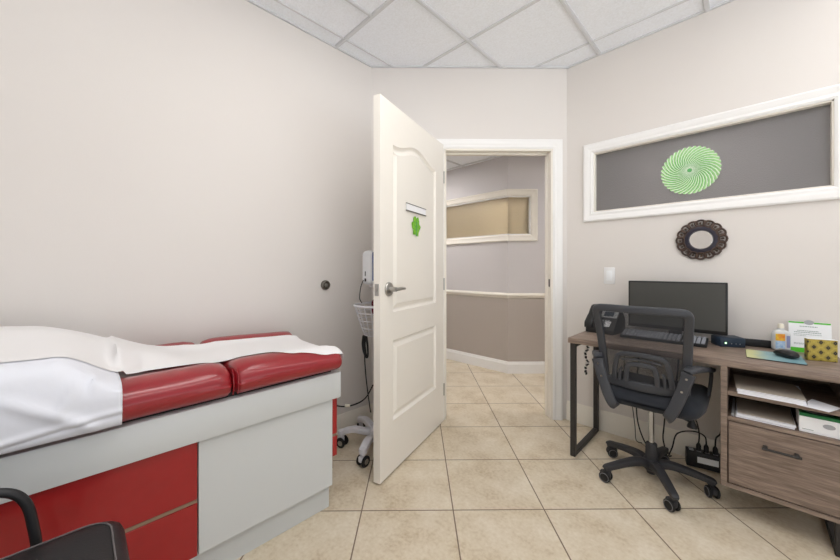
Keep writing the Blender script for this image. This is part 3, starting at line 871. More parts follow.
for it in range(3):            # paper bridges the small hollows
    Z2 = [r[:] for r in Z]
    for j in range(1, PNV-1):
        for i in range(1, PNU-1):
            m_ = (Z[j-1][i]+Z[j+1][i]+Z[j][i-1]+Z[j][i+1])/4
            if m_ > Z[j][i]: Z2[j][i] = m_
    Z = Z2
def pap(u, w):
    j = round(w*(PNV-1)); i = round(u*(PNU-1)); b = pb(j); a = A[j][i]
    L = w*PL; drop = max(0, .03-L)
    z = Z[j][i]+.0015*(noise.noise(Vector((a*14, b*7, 5)))*.5+.5)
    if b > .86: z -= .006*sm((b-.86)/.035)
    return (a, b+(.0045 if drop > 0 else .0045*sm((b-.87)/.025)), z-drop)
mb = MB(); mb.grid(pap, PNU, PNV)
tag(mb.build('exam_paper', M['paper'], ang=80), 'long strip of white exam paper laid over the red cushions', 'paper')

# ================================================================= GUEST CHAIR (lower left)
gc = thing('guest_chair', 'black upholstered armchair with tubular arms beside the exam table', 'chair', (-1.03, -.17, 0))
def seatfn(p):
    q = p.copy(); u = (p.x+1.03)/.245; w = (p.y+.16)/.245
    if p.z > .455: q.z += .012*(1-u*u)*(1-w*w)
    return q
mb = MB(); mb.soft((-1.275, -.405, .420), (-.785, .088, .488), (.065, .065, .025), (14, 14, 4), seatfn); seat = mb.build('seat', M['blackleather'], gc, ang=60)
mb = MB()
ring = [(-1.255, -.385), (-.805, -.385), (-.805, .06), (-1.255, .06)]
def rr(x0, x1, y0, y1, r, z, n=6):
    out = []
    for cx, cy, a0 in ((x1-r, y1-r, 0), (x0+r, y1-r, 90), (x0+r, y0+r, 180), (x1-r, y0+r, 270)):
        for k in range(n+1):
            a = math.radians(a0+90*k/n); out.append((cx+r*math.cos(a), cy+r*math.sin(a), z))
    return out
mb.tube(rr(-1.252, -.808, -.382, .062,   .055, .4865), .0022, 6, closed=True)
mb.tube([(-1.02, -.38, .494), (-1.02, -.15, .5005), (-1.02, .06, .490)], .0016, 6, res=4)
mb.build('stitching', M['thread'], seat)
mb = MB(); mb.soft((-1.26, -.50, .50), (-.80, -.43, .90), (.035, .03, .05), (10, 4, 10)); mb.build('backrest', M['blackleather'], gc, ang=60)
for x in (-1.292, -.768):
    mb = MB()
    mb.tube([(x, -.47, .02), (x, -.46, .42), (x, -.455, .60), (x, -.42, .645), (x, -.34, .648), (x, -.2, .640), (x, -.155, .634), (x, -.113, .615), (x, -.089, .575), (x, -.077, .50), (x, -.06, .38), (x, .02, .02)], .0105, 12, res=6)
    mb.build('arm', M['black'], gc)
mb = MB()
for y in (-.36, .0): mb.box((-1.28, y-.012, .38), (-.78, y+.012, .420), .003, 1)
mb.box((-1.262, -.455, .46), (-1.235, -.44, .8), .004, 1); mb.box((-.825, -.455, .46), (-.798, -.44, .8), .004, 1)
mb.box((-1.29, -.47, .46), (-.77, -.445, .485), .003, 1)
build_each(mb, 'frame_bar', M['black'], gc)
for x in (-1.292, -.768):
    for y in (-.47, .02):
        mb = MB(); mb.cyl((x, y, 0), (x, y, .03), .017, .015, 12, .003); mb.build('foot', M['rubber'], gc)

# ================================================================= VITALS STAND behind the door
SX, SY = -1.74, 1.38
st = thing('vital_signs_stand', 'white rolling vital signs monitor stand behind the open door', 'medical stand', (SX, SY, 0))
mb = MB(); mb.lathe([(.001, .065), (.052, .065), (.058, .078), (.048, .110), (.03, .14), (.001, .145)], 24, Matrix.Translation((SX, SY, 0))); mb.build('hub', M['stand'], st)
for k, dg in enumerate((-60, -134, 172, 104, 58)):
    a = math.radians(dg); d = Vector((math.cos(a), math.sin(a), 0)); o = Vector((SX, SY, 0))
    R_ = .235 if dg != 58 else .2
    mb = MB(); mb.tube([o+d*.03+Vector((0, 0, .092)), o+d*.09+Vector((0, 0, .100)), o+d*.15+Vector((0, 0, .112)), o+d*(R_-.03)+Vector((0, 0, .104)), o+d*R_+Vector((0, 0, .092))], [1.15, 1.0, .95, .95, .75], flat=(.036, .052), up=(0, 0, 1), res=5)
    mb.lathe([(.001, .078), (.024, .078), (.026, .09), (.022, .108), (.001, .114)], 20, Matrix.Translation(o+d*R_)); mb.build('leg', M['stand'], st)
    s_ = Vector((-d.y, d.x, 0)); c0 = o+d*(R_-.004)
    mb = MB(); mb.cyl(c0+Vector((0, 0, .06)), c0+Vector((0, 0, .085)), .012, n=12)
    mb.box((-.014, -.03, .03), (.014, .012, .066), .008, 2, Matrix.Translation(c0) @ Matrix.Rotation(a+1.2, 4, 'Z')); cs = mb.build('caster', M['stand'], st)
    w_ = Vector((math.cos(a+1.2), math.sin(a+1.2), 0))
    mb = MB()
    for q in (-1, 1): mb.cyl(c0+w_*(.016*q)+Vector((0, 0, .033)), c0+w_*(.027*q)+Vector((0, 0, .033)), .033, n=22, bev=.003)
    build_each(mb, 'wheel', M['rubber'], cs)
    mb = MB()
    for q in (-1, 1): mb.cyl(c0+w_*(.027*q)+Vector((0, 0, .033)), c0+w_*(.029*q)+Vector((0, 0, .033)), .017, n=16)
    build_each(mb, 'wheel_cap', M['chrome'], cs)
mb = MB(); mb.cyl((SX, SY, .15), (SX, SY, 1.06), .016, n=16); mb.build('pole', M['stand'], st)
mb = MB(); mb.box((SX-.045, SY-.04, 1.045), (SX+.03, SY+.04, 1.062), .006); mb.cyl((SX, SY, 1.0), (SX, SY, 1.05), .026, n=18); mb.build('mount', M['stand'], st)
mb = MB(); mb.soft((-1.800, 1.285, 1.063), (-1.690, 1.475, 1.285), (.045, .03, .03), (6, 6, 8)); mon = mb.build('monitor_housing', M['monwhite'], st, ang=60)
mb = MB(); mb.box((-1.6945, 1.300, 1.09), (-1.6865, 1.460, 1.272), .004); mb.build('display', M['blue'], mon)
mb = MB(); mb.box((-1.752, 1.2815, 1.085), (-1.736, 1.2865, 1.105), .002); mb.box((-1.748, 1.2815, 1.12), (-1.741, 1.2865, 1.15), .002); build_each(mb, 'socket_panel', M['rubber'], mon)
# basket
mb = MB(); nseg = 30
def bk(a, z):
    t = (z-.735)/.195; r = .085+.065*t**.85; return Vector((SX+r*math.cos(a), SY+r*math.sin(a), z))
mb.tube([bk(2*PI*k/36, .93) for k in range(36)], .0075, 8, closed=True); bsk = mb.build('basket', M['stand'], st)
mb = MB()
for z in (.885, .835, .785, .737): mb.tube([bk(2*PI*k/30, z) for k in range(30)], .0025, 6, closed=True)
for k in range(20): mb.tube([bk(2*PI*k/20, z) for z in (.928, .885, .835, .785, .737)], .0016, 5)
for k in range(5):
    x = -.06+.03*k; h = math.sqrt(.085**2-x*x); mb.tube([(SX+x, SY-h, .737), (SX+x, SY+h, .737)], .0018, 5)
mb.build('basket_wire', M['stand'], bsk)
# cuff in the basket
def cuff(p):
    n1 = noise.noise(p*22); return p+Vector((n1*.012, noise.noise(p*19+Vector((4, 0, 0)))*.012, n1*.010))
mb = MB(); mb.soft((-1.776, 1.345, .850), (-1.72, 1.418, .974), (.025, .04, .04), (4, 8, 12), cuff)
tag(mb.build('pressure_cuff', M['burgundy'], ang=70), 'burgundy blood pressure cuff stuffed in the wire basket', 'medical cuff')
# black coil hanging below and cords
mb = MB(); P = Vector((-1.785, 1.305, .730))
mb.tube([P+Vector((.0, 0, .0)), P+Vector((-.006, 0, -.05)), P+Vector((.004, 0, -.10)), P+Vector((.024, 0, -.135)), P+Vector((.04, 0, -.12)), P+Vector((.036, 0, -.06)), P+Vector((.02, 0, .0))], [.012, .014, .013, .007, .006, .007, .010], 10, res=6)
mb.tube([P+Vector((.004, 0, -.09)), P+Vector((.008, .0, -.18)), P+Vector((.026, .0, -.30)), P+Vector((.036, .01, -.41)), P+Vector((.030, .03, -.50))], .004, 8, res=6)
tag(mb.build('probe_cable', M['cable']), 'black probe cord looped below the wire basket', 'cable')
mb = MB()
mb.tube([(LX+.008, .95, .60), (LX+.03, .99, .50), (-2.03, 1.04, .41), (-1.98, 1.10, .32), (-1.92, 1.18, .272), (-1.86, 1.25, .268), (-1.80, 1.32, .31), (-1.765, 1.362, .40)], .0045, 8, res=8)
pc = tag(mb.build('sagging_cable', M['cable']), 'black cord sagging between exam table and rolling stand', 'cable')
mb = MB(); mb.cyl((-1.885, 1.225, .2685), (-1.862, 1.248, .268), .009, n=10); mb.build('cord_clip', M['capw'], pc)
mb = MB(); mb.tube([(-1.752, 1.275, 1.095), (-1.762, 1.262, 1.05), (-1.775, 1.262, .98), (-1.79, 1.29, .945)], .003, 6, res=5)
tag(mb.build('data_cable', M['cable']), 'thin black cord from rolling monitor down to its basket', 'cable')

# ================================================================= DESK
dk = thing('desk', 'grey-brown wooden desk with black metal legs and drawer cabinet', 'desk', (-.24, 2.38, 0))
DTZ = .738; DF = 2.14; DB_ = 2.63
mb = MB(); mb.box((-.80, DF, .705), (.32, DB_, DTZ), .0025, 2); mb.build('desk_top', M['wood'], dk)
def loop_leg(x0, x1, ztop):
    m = MB()
    m.box((x0, DF+.01, 0), (x1, DF+.04, ztop), .0015, 1); m.box((x0, DB_-.04, 0), (x1, DB_-.01, ztop), .0015, 1)
    m.box((x0, DF+.04, 0), (x1, DB_-.04, .026), .0015, 1); m.box((x0, DF+.04, ztop-.026), (x1, DB_-.04, ztop), .0015, 1)
    return m
loop_leg(-.79, -.76, .705).build('leg', M['blackmetal'], dk)
loop_leg(.257, .287, .140).build('leg', M['blackmetal'], dk)
cab = MB()
cab.box((-.090, DF+.002, .140), (-.066, 2.60, .705), .001, 1); cab.box((.29, DF+.002, .140), (.315, 2.60, .705), .001, 1)
cab.box((-.066, DF+.002, .140), (.29, 2.60, .158)); cab.box((-.066, 2.585, .156), (.29, 2.60, .705))
cb = cab.build('cabinet', M['wood'], dk)
for z in (.573, .455):
    m = MB(); m.box((-.065, DF+.004, z), (.289, 2.584, z+.019), .001, 1); m.build('shelf', M['wood'], dk)
m = MB(); m.box((-.062, DF+.006, .162), (.287, DF+.024, .451), .0015, 1); m.box((-.045, DF+.024, .18), (.28, 2.56, .40)); dr = m.build('drawer', M['wood'], dk)
m = MB(); m.tube([(.047, DF-.022, .372), (.165, DF-.022, .372)], .0055, 8)
for x in (.058, .152): m.box((x-.007, DF-.024, .365), (x+.007, DF+.0065, .379), .002, 1)
m.build('handle', M['blackmetal'], dr)

TOP = DTZ
# file folders on the shelves
t = thing('file_folder', 'shade-greyed manila folder of white papers on the upper desk shelf', 'folder', (.07, 2.24, .592), 0, 'file folders on the desk shelves')
m = MB()
for k in range(6):
    dx = random.uniform(-.004, .004); m.box((-.030+dx, 2.128+random.uniform(0, .006), .5925+.0028*k), (.180+dx, 2.40, .5950+.0028*k))
m.build('papers', M['sheet'], t)
m = MB(); m.prism([(-.036, 2.150), (.180, 2.150), (.176, 2.30), (.160, 2.40), (-.052, 2.42)], .6105, .612); m.build('cover', M['manila'], t)
m = MB(); m.prism([(.150, 2.122), (.235, 2.10), (.278, 2.19), (.205, 2.26), (.186, 2.20), (.183, 2.14)], .5935, .595)
tag(m.build('paper_sheet', M['sheet']), 'loose white sheet jutting right from the upper desk shelf', 'paper')
t = thing('file_folder', 'thin shade-greyed manila folder of white papers beside the green and white box', 'folder', (.05, 2.25, .474), 0, 'file folders on the desk shelves')
m = MB()
for k in range(6):
    dx = random.uniform(-.004, .004); m.box((-.036+dx, 2.150+random.uniform(0, .006), .4745+.0028*k), (.148+dx, 2.42, .477+.0028*k))
m.build('papers', M['sheet'], t)
m = MB(); m.prism([(-.03, 2.165), (.148, 2.165), (.148, 2.42), (-.042, 2.42)], .4925, .494); m.build('cover', M['manila'], t)
m = MB(); m.prism([(-.052, 2.16), (-.042, 2.152), (-.044, 2.42), (-.053, 2.42)], .4745, .486); m.build('spine', M['greyplastic'], t)
# green/white box
t = thing('supply_box', 'white carton with green top band on the lower desk shelf', 'box', (.215, 2.22, .474))
m = MB(); m.box((.160, 2.160, .4745), (.272, 2.30, .553), .001, 1); bx = m.build('carton', M['signwhite'], t)
m = MB(); m.box((.1605, 2.1605, .5531), (.2715, 2.2995, .5541)); m.box((.1602, 2.1592, .541), (.2718, 2.16, .5535)); build_each(m, 'green_band', M['darkgreen'], bx)
m = MB()
m.grid(lambda u, w: (.216+.045*math.sqrt(w)*math.cos(2*PI*u), 2.21+.035*math.sqrt(w)*math.sin(2*PI*u), .5548), 28, 2, True); m.build('opening', M['greyplastic'], bx)
m = MB(); m.prism([(.242+.017*math.cos(2*PI*k/24), .515+.010*math.sin(2*PI*k/24)) for k in range(24)], 0, .001, Matrix.Translation((0, 2.1595, 0)) @ Matrix.Rotation(PI/2, 4, 'X')); m.build('oval_badge', M['greyplastic'], bx)
m = MB(); m.box((.168, 2.1592, .487), (.200, 2.16, .489)); m.build('print_line', M['ink'], bx)

# computer monitor
t = thing('computer_monitor', 'wide black computer monitor standing on the desk', 'monitor', (-.313, 2.54, TOP))
m = MB(); m.box((-.551, 2.50, .797), (-.075, 2.53, 1.090), .004); hs = m.build('housing', M['bezel'], t)
m = MB(); m.box((-.541, 2.498, .818), (-.085, 2.4995, 1.081)); m.build('screen', M['screen'], hs)
m = MB(); m.box((-.40, 2.53, .86), (-.22, 2.555, 1.03), .01); m.box((-.345, 2.545, TOP+.01), (-.28, 2.565, .92), .004); m.build('stand', M['bezel'], t)
m = MB(); m.soft((-.42, 2.505, TOP), (-.205, 2.63, TOP+.014), (.02, .02, .006), (6, 6, 2)); m.build('base', M['bezel'], t)

# keyboard
kb = thing('keyboard', 'black full-size keyboard in front of the computer monitor', 'keyboard', (-.36, 2.42, TOP))
MK = Matrix.Translation((-.362, 2.43, TOP+.0155)) @ Matrix.Rotation(math.radians(10), 4, 'X')
m = MB(); m.box((-.208, -.062, -.004), (.208, .062, .012), .004, 2, MK); kbm = m.build('case', M['keybase'], kb)
m = MB()
for r in range(6):
    for k in range(19):
        if k in (14, ) and r in (2,): continue
        x = -.198+k*.0209+(.004 if k > 13 else 0)-(.002 if k < 1 else 0); y = -.054+r*.0185+(.004 if r == 5 else 0)
        if x > .19: continue
        if r == 0 and 4 <= k <= 9:
            if k == 4: m.box((x, y, .012), (x+.0209*6-.004, y+.0145, .0185), .002, 1, MK)
            continue
        m.box((x, y, .012), (x+.017, y+.0145, .0185), .002, 1, MK)
m.build('keys', M['key'], kbm)

# desk phone
ph = thing('desk_phone', 'black desk phone with handset at the left end of desk', 'telephone', (-.69, 2.50, TOP))
MP = Matrix.Translation((-.688, 2.50, TOP)) @ Matrix.Rotation(math.radians(-10), 4, 'Z')
m = MB(); prof = [(-.085, 0), (.09, 0), (.085, .10), (.045, .155), (.025, .150), (-.085, .028)]
m.prism(prof, -.09, .09, MP @ Matrix.Rotation(PI/2, 4, 'Z') @ Matrix.Rotation(PI/2, 4, 'X'), .004)
body = m.build('phone_body', M['black'], ph)
sl = math.atan2(.122, .11); MF = MP @ Matrix.Translation((0, -.085, .028)) @ Matrix.Rotation(sl, 4, 'X')   # on the sloping face: x across, y up the slope
m = MB(); m.box((-.02, .098, 0), (.082, .150, .004), .001, 1, MF); dsp = m.build('display_surround', M['phonegrey'], body)
m = MB(); m.box((.0, .108, .004), (.06, .145, .0055), M=MF); m.build('display', M['navy'], dsp)
m = MB()
for i in range(3):
    for j in range(4): m.box((.0+.017*i, .022+.015*j, 0), (.013+.017*i, .033+.015*j, .005), .001, 1, MF)
m.build('keypad', M['phonegrey'], body)
m = MB(); m.box((.028, .024, .005), (.06, .066, .0058), M=MF); m.build('label_strip', M['signwhite'], body)
m = MB(); m.tube([MF @ Vector((-.058, -.008, .018)), MF @ Vector((-.058, .02, .036)), MF @ Vector((-.058, .085, .044)), MF @ Vector((-.058, .15, .036)), MF @ Vector((-.058, .178, .014))], [1.1, 1.2, .9, 1.2, 1.1], flat=(.024, .046), up=MF.to_3x3() @ Vector((0, 0, 1)), res=6)
m.build('handset', M['bezel'], ph)

# router-like box and long bar
t = thing('network_box', 'small navy box with green light right of the keyboard', 'router', (-.075, 2.535, TOP), math.radians(30))
m = MB(); m.box((-.060, -.045, 0), (.056, .045, .052), .005, 2); b_ = m.build('casing', M['navy'], t, world=False)
m = MB(); m.box((-.053, -.038, .0521), (.049, .038, .0532), .001, 1); m.build('lid', M['navy'], b_, world=False)
m = MB(); m.cyl((-.035, -.0452, .023), (-.035, -.0462, .023), .005, n=14); m.build('light', M['led'], b_, world=False)
m = MB()
for x in (-.008, .012, .03): m.cyl((x, -.0452, .020), (x, -.0458, .020), .0022, n=8)
build_each(m, 'indicator', M['greyplastic'], b_, world=False)
t = thing('bar_speaker', 'long low black bar on the desk along the wall', 'speaker', (.055, 2.615, TOP), math.radians(8))
m = MB(); m.box((-.085, -.012, 0), (.05, .010, .040), .005, 2); m.build('casing', M['keybase'], t, world=False)
# mouse pad and mouse
t = thing('mouse_pad', 'yellow to blue printed mouse pad at the desk front', 'mouse pad', (.094, 2.365, TOP), math.radians(1))
m = MB(); m.soft((-.098, -.112, .0002), (.098, .112, .004), (.012, .012, .0018), (4, 4, 1)); p_ = m.build('base', M['rubber'], t, world=False)
m = MB(); m.prism([(x*.985, y*.985) for x, y, z in rr(-.098, .098, -.112, .112, .012, 0)], .0041, .0046); m.build('print', M['pad'], p_, world=False)
t = thing('computer_mouse', 'black computer mouse on the printed mouse pad', 'mouse', (.135, 2.385, TOP+.0047), math.radians(35))
def mousefn(p):
    q = p.copy(); q.x *= 1-.12*abs(p.y)/.05; q.z = p.z*(1-.35*sm((p.y-.0)/.055)-.2*sm((-p.y-.02)/.04)); return q
m = MB(); m.soft((-.031, -.052, .0003), (.031, .052, .036), (.022, .034, .016), (6, 8, 3), mousefn); mo = m.build('shell', M['bezel'], t, ang=60, world=False)
m = MB(); m.cyl((-.004, .025, .028), (.004, .025, .028), .008, n=14); m.build('scroll_wheel', M['greyplastic'], mo, world=False)
# sanitizer bottle
t = thing('sanitizer_bottle', 'clear sanitizer bottle with yellow label at the wall', 'bottle', (.128, 2.596, TOP))
MT = Matrix.Translation((.128, 2.596, TOP)) @ Matrix.Rotation(math.radians(18), 4, 'Z')
m = MB(); m.soft((-.034, -.021, .0), (.034, .021, .108), (.014, .014, .012), (4, 4, 6), lambda p: Vector((p.x*(1-.55*sm((p.z-.088)/.03)), p.y*(1-.35*sm((p.z-.088)/.03)), p.z)), MT)
m.lathe([(.013, .104), (.011, .116)], 18, MT); bt = m.build('bottle', M['clear'], t, ang=60)
m = MB(); m.lathe([(.012, .116), (.012, .130), (.009, .139), (.001, .140)], 18, MT); m.build('cap', M['capw'], t)
m = MB(); m.box((-.028, -.0222, .052), (.008, -.0212, .088), M=MT); m.build('upper_label', M['lblY'], bt)
m = MB(); m.box((-.028, -.0222, .010), (.008, -.0212, .051), M=MT); m.build('lower_label', M['lblB'], bt)
m = MB(); m.box((.014, -.0222, .018), (.027, -.0212, .080), M=MT); m.build('side_label', M['lblV'], bt)
# sign card
t = thing('desk_sign', 'white and green printed card standing behind the gold box', 'sign', (.226, 2.60, TOP), math.radians(3))
ML = Matrix.Rotation(math.radians(-7), 4, 'X') @ Matrix.Diagonal((.86, 1, .91, 1))
m = MB(); m.box((-.080, -.002, .0), (.088, .002, .172), M=ML); cd = m.build('card', M['signwhite'], t, world=False)
m = MB(); m.box((-.080, -.003, .163), (-.018, -.0021, .171), M=ML); m.box((.022, -.003, .163), (.086, -.0021, .171), M=ML); m.box((-.080, -.003, .0005), (.088, -.0021, .026), M=ML); build_each(m, 'green_band', M['signgreen'], cd, world=False)
m = MB(); m.prism([(.002+.020*math.cos(2*PI*k/28), .170+.013*math.sin(2*PI*k/28)) for k in range(28)], .0022, .005, ML @ Matrix.Rotation(PI/2, 4, 'X'), .001); m.build('clip', M['greyplastic'], cd, world=False)
m = MB()
for (x0, x1, z, h) in ((-.035, .035, .144, .0045), (-.045, .04, .120, .004), (-.058, .05, .111, .004), (-.06, .05, .101, .0025), (-.06, -.01, .093, .0025), (-.06, -.01, .05, .0025), (-.06, -.02, .045, .0025)):
    x = x0
    while x < x1:
        w = random.uniform(.004, .010); m.box((x, -.0026, z), (min(x+w, x1), -.0021, z+h), M=ML); x += w+.002
m.build('print', M['ink'], cd, world=False)
# gold tissue box
t = thing('patterned_box', 'small gold box with black diamond pattern near the desk right end', 'box', (.244, 2.425, TOP), math.radians(17))
m = MB(); m.box((-.046, -.014, 0), (.052, .016, .100), .002, 1); tbx = m.build('carton', M['gold'], t, world=False)
m = MB(); m.box((-.0455, -.0135, .1001), (.0515, .0155, .1012)); m.build('lid', M['signwhite'], tbx, world=False)

# cords under the desk, power strip
t = thing('power_strip', 'black power strip box with white label on the floor by desk cabinet', 'power strip', (-.18, 2.575, 0), math.radians(12))
m = MB(); m.box((-.085, -.03, 0), (.085, .03, .090), .004, 2); ps = m.build('casing', M['black'], t, world=False)
m = MB(); m.box((-.035, -.0315, .032), (.06, -.0301, .066)); m.build('white_label', M['signwhite'], ps, world=False)
m = MB()
for x in (-.06, -.025, .012, .05): m.box((x-.011, -.018, .0901), (x+.011, .016, .0915), .001, 1)
build_each(m, 'socket', M['greyplastic'], ps, world=False)
MPW = Matrix.Translation((-.18, 2.575, 0)) @ Matrix.Rotation(math.radians(12), 4, 'Z')
def plugcord(pt, pts, label):
    m = MB(); p = MPW @ Vector(pt)
    m.tube([p, p+Vector((0, 0, .03)), p+Vector((0, 0, .042))], [.012, .012, .006], 10)
    m.tube([p+Vector((0, 0, .04))]+[Vector(q) for q in pts], .0038, 8, res=8)
    tag(m.build('plug_cable', M['cable']), label, 'cable', 'cables under the desk')
plugcord((-.025, 0, .0925), [(-.205, 2.57, .22), (-.25, 2.57, .40), (-.27, 2.60, .62), (-.28, 2.61, .69)], 'black cord plugged in the power strip nearest the chair')
plugcord((.010, 0, .0925), [(-.178, 2.57, .185), (-.23, 2.545, .205), (-.30, 2.52, .175), (-.325, 2.535, .08), (-.345, 2.55, .012), (-.335, 2.575, .006)], 'black cord arching from the power strip down to the floor')
plugcord((.05, 0, .0925), [(-.128, 2.585, .185), (-.11, 2.60, .215), (-.1, 2.615, .30), (-.1, 2.62, .55), (-.1, 2.62, .69)], 'black cord rising from the power strip beside desk cabinet')
m = MB(); m.tube([(-.50, 2.615, .70), (-.515, 2.60, .55), (-.525, 2.59, .30), (-.51, 2.57, .15), (-.47, 2.58, .03), (-.43, 2.585, .0065), (-.38, 2.59, .0065), (-.345, 2.60, .0065)], .004, 8, res=8)
tag(m.build('data_cable', M['cable']), 'black cord hanging from the desk behind the office chair column', 'cable', 'cables under the desk')
m = MB(); m.tube([(-.30, 2.62, .70), (-.315, 2.60, .45), (-.36, 2.59, .30), (-.375, 2.575, .15), (-.375, 2.56, .10), (-.375, 2.615, .02), (-.40, 2.625, .0055)], .0042, 8, res=8)
tag(m.build('data_cable', M['cable']), 'black cord dropping behind the right arm of the office chair', 'cable', 'cables under the desk')
m = MB(); m.tube([(-.58, 2.62, .70), (-.60, 2.61, .5), (-.555, 2.60, .28), (-.535, 2.60, .12), (-.53, 2.61, .022), (-.50, 2.625, .0065)], .0025, 6, res=8)
tag(m.build('phone_cable', M['cable']), 'thin dark cord slanting down the wall under the desk', 'cable', 'cables under the desk')
# beaded lanyard
t = thing('bead_lanyard', 'black and white beaded strap hanging under the desk left end', 'lanyard', (-.715, 2.21, .70))
m = MB(); pts = []
for k in range(26):
    pts.append(Vector((-.715+.008*math.sin(k*.5), 2.21, .700-.0073*k)))
for k in range(26):
    if k % 3 != 1: m.lathe([(.001, -.004), (.007, -.003), (.007, .003), (.001, .004)], 8, Matrix.Translation(pts[k]+Vector((.004*(k % 2), 0, 0))))
m.tube(pts, .002, 6); m.build('beads', M['black'], t)
m = MB()
for k in range(26):
    if k % 3 == 1: m.lathe([(.001, -.004), (.008, -.003), (.008, .003), (.001, .004)], 8, Matrix.Translation(pts[k]+Vector((-.004, 0, 0))))
m.build('white_beads', M['beadw'], t)
m = MB(); m.lathe([(.001, -.012), (.008, -.004), (.006, .008), (.001, .012)], 10, Matrix.Translation(pts[-1])); m.build('clasp', M['black'], t)

# ================================================================= WALL THINGS
# round mirror
MM = Matrix.Translation((-.200, RY-.001, 1.343)) @ Matrix.Rotation(PI/2, 4, 'X')       # z -> towards the room
t = thing('wall_mirror', 'small round mirror in an ornate dark scrollwork frame', 'mirror', (-.200, RY, 1.343))
m = MB()
N = 16
for k in range(N):
    a = 2*PI*k/N; a2 = a+PI/N
    def P3(r, an, z): return MM @ Vector((r*math.cos(an), r*math.sin(an), z))
    # open scroll loops with a curl inside
    m.tube([P3(.098+.020*math.cos(2*PI*q/14), a+.022/.098*math.sin(2*PI*q/14), .012) for q in range(14)], .0058, 7, closed=True)
    m.tube([P3(.086, a2, .012), P3(.100, a2+.05, .013), P3(.113, a2, .013), P3(.104, a2-.05, .013)], [.0075, .0065, .0055, .004], 6, res=4)
    m.tube([P3(.092, a, .012), P3(.100, a+.03, .014), P3(.104, a-.02, .013)], [.005, .006, .003], 6, res=3)
m.tube([MM @ Vector((.083*math.cos(2*PI*k/60), .083*math.sin(2*PI*k/60), .010)) for k in range(60)], .006, 8, closed=True)
m.build('scroll_frame', M['mirrorframe'], t, ang=60)
m = MB(); m.lathe([(.056, .001), (.084, .001), (.084, .012), (.074, .018), (.060, .017), (.056, .010), (.056, .001)], 56, MM); m.build('inner_ring', M['mirrorring'], t)
m = MB(); m.lathe([(.001, .001), (.058, .001), (.058, .009), (.054, .0105), (.001, .0105)], 48, MM); m.build('mirror_glass', M['mirror'], t, ang=20)
# light switch
t = thing('light_switch', 'white rocker light switch on the wall above the desk', 'light switch', (-.70, RY, 1.12))
m = MB(); m.box((-.737, RY-.007, 1.058), (-.666, RY-.0005, 1.176), .003, 2); m.build('plate', M['white'], t)
m = MB(); m.box((-.719, RY-.0105, 1.083), (-.684, RY-.006, 1.151), .002, 2); m.build('rocker', M['signwhite'], t)
# paper fan on the glass
FX, FZ, FR = -.256, 1.782, .146
t = thing('paper_fan', 'round green pleated paper fan stuck on the window glass', 'decoration', (FX, RY+.03, FZ))
def fanp(u, w, dz=0):
    n = 36; r = FR*w*(1+.025*math.cos(2*PI*u*n))
    a = 2*PI*u+1.25*(1-w)
    return Vector((r*math.cos(a), 0, r*math.sin(a)))
def fansheet(u, w):
    p = fanp(u, w); p.y = -.004-.008*(.5+.5*math.cos(2*PI*u*36))*w-.006*(1-w)
    return p
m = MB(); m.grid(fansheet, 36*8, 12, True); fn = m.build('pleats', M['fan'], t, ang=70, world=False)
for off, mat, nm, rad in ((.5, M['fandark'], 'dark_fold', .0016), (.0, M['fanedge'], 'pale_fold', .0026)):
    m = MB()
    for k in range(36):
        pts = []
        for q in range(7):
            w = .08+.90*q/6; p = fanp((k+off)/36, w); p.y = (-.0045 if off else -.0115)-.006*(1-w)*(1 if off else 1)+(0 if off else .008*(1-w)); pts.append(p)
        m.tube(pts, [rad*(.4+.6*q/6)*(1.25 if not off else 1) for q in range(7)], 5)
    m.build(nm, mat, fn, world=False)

# ================================================================= OFFICE CHAIR
oc = thing('office_chair', 'black mesh-back office chair on five casters at the desk', 'office chair', (-.378, 2.218, 0))
def B(mb, name, mat, parent=oc, **k): return mb.build(name, mat, parent, world=False, **k)
m = MB(); m.lathe([(.001, .04), (.022, .04), (.026, .055), (.042, .07), (.046, .10), (.036, .118), (.029, .122), (.027, .20), (.024, .205), (.001, .205)], 28); hub = B(m, 'hub', M['chairbase'])
for k in range(5):
    a = math.radians(-59.6+72*k); d = Vector((math.cos(a), math.sin(a), 0)); up_ = Vector((0, 0, 1)); R_ = .252
    m = MB(); m.tube([d*.03+up_*.095, d*.08+up_*.106, d*.15+up_*.100, d*.22+up_*.086, d*(R_+.006)+up_*.078, d*(R_+.016)+up_*.070], [1.25, 1.15, 1.0, .9, .85, .6], flat=(.034, .042), up=(0, 0, 1), res=5)
    m.cyl(d*R_+up_*.062, d*R_+up_*.082, .018, n=16); B(m, 'leg', M['chairbase'])
    ca = a+(.5, 1.9, -1.0, .9, 2.2)[k]; f_ = Vector((math.cos(ca), math.sin(ca), 0)); s_ = Vector((-f_.y, f_.x, 0)); c0 = d*R_-f_*.010
    m = MB(); m.cyl(c0+f_*.010+up_*.04, c0+f_*.010+up_*.066, .007, n=10); m.soft((-.028, -.011, .022), (.024, .011, .056), (.01, .006, .01), (3, 2, 3), None, Matrix.Translation(c0) @ Matrix.Rotation(ca, 4, 'Z')); cs = B(m, 'caster', M['chairbase'])
    for q in (-1, 1):
        m = MB(); m.cyl(c0+s_*(.010*q)+up_*.0285, c0+s_*(.024*q)+up_*.0285, .0285, n=24, bev=.004); wl = B(m, 'wheel', M['rubber'], cs)
    m = MB()
    for q in (-1, 1): m.tube([c0+s_*(.0238*q)+f_*(.022*math.cos(2*PI*j/20))+up_*(.0285+.022*math.sin(2*PI*j/20)) for j in range(20)], .0022, 5, closed=True)
    build_each(m, 'wheel_ring', M['tyregrey'], cs, world=False)
m = MB(); m.cyl((0, 0, .20), (0, 0, .417), .0135, n=20); B(m, 'gas_column', M['chrome'])
m = MB(); m.box((-.09, -.11, .415), (.09, .10, .442), .008); m.box((-.035, -.06, .395), (.035, .05, .417), .006); B(m, 'seat_plate', M['black'])
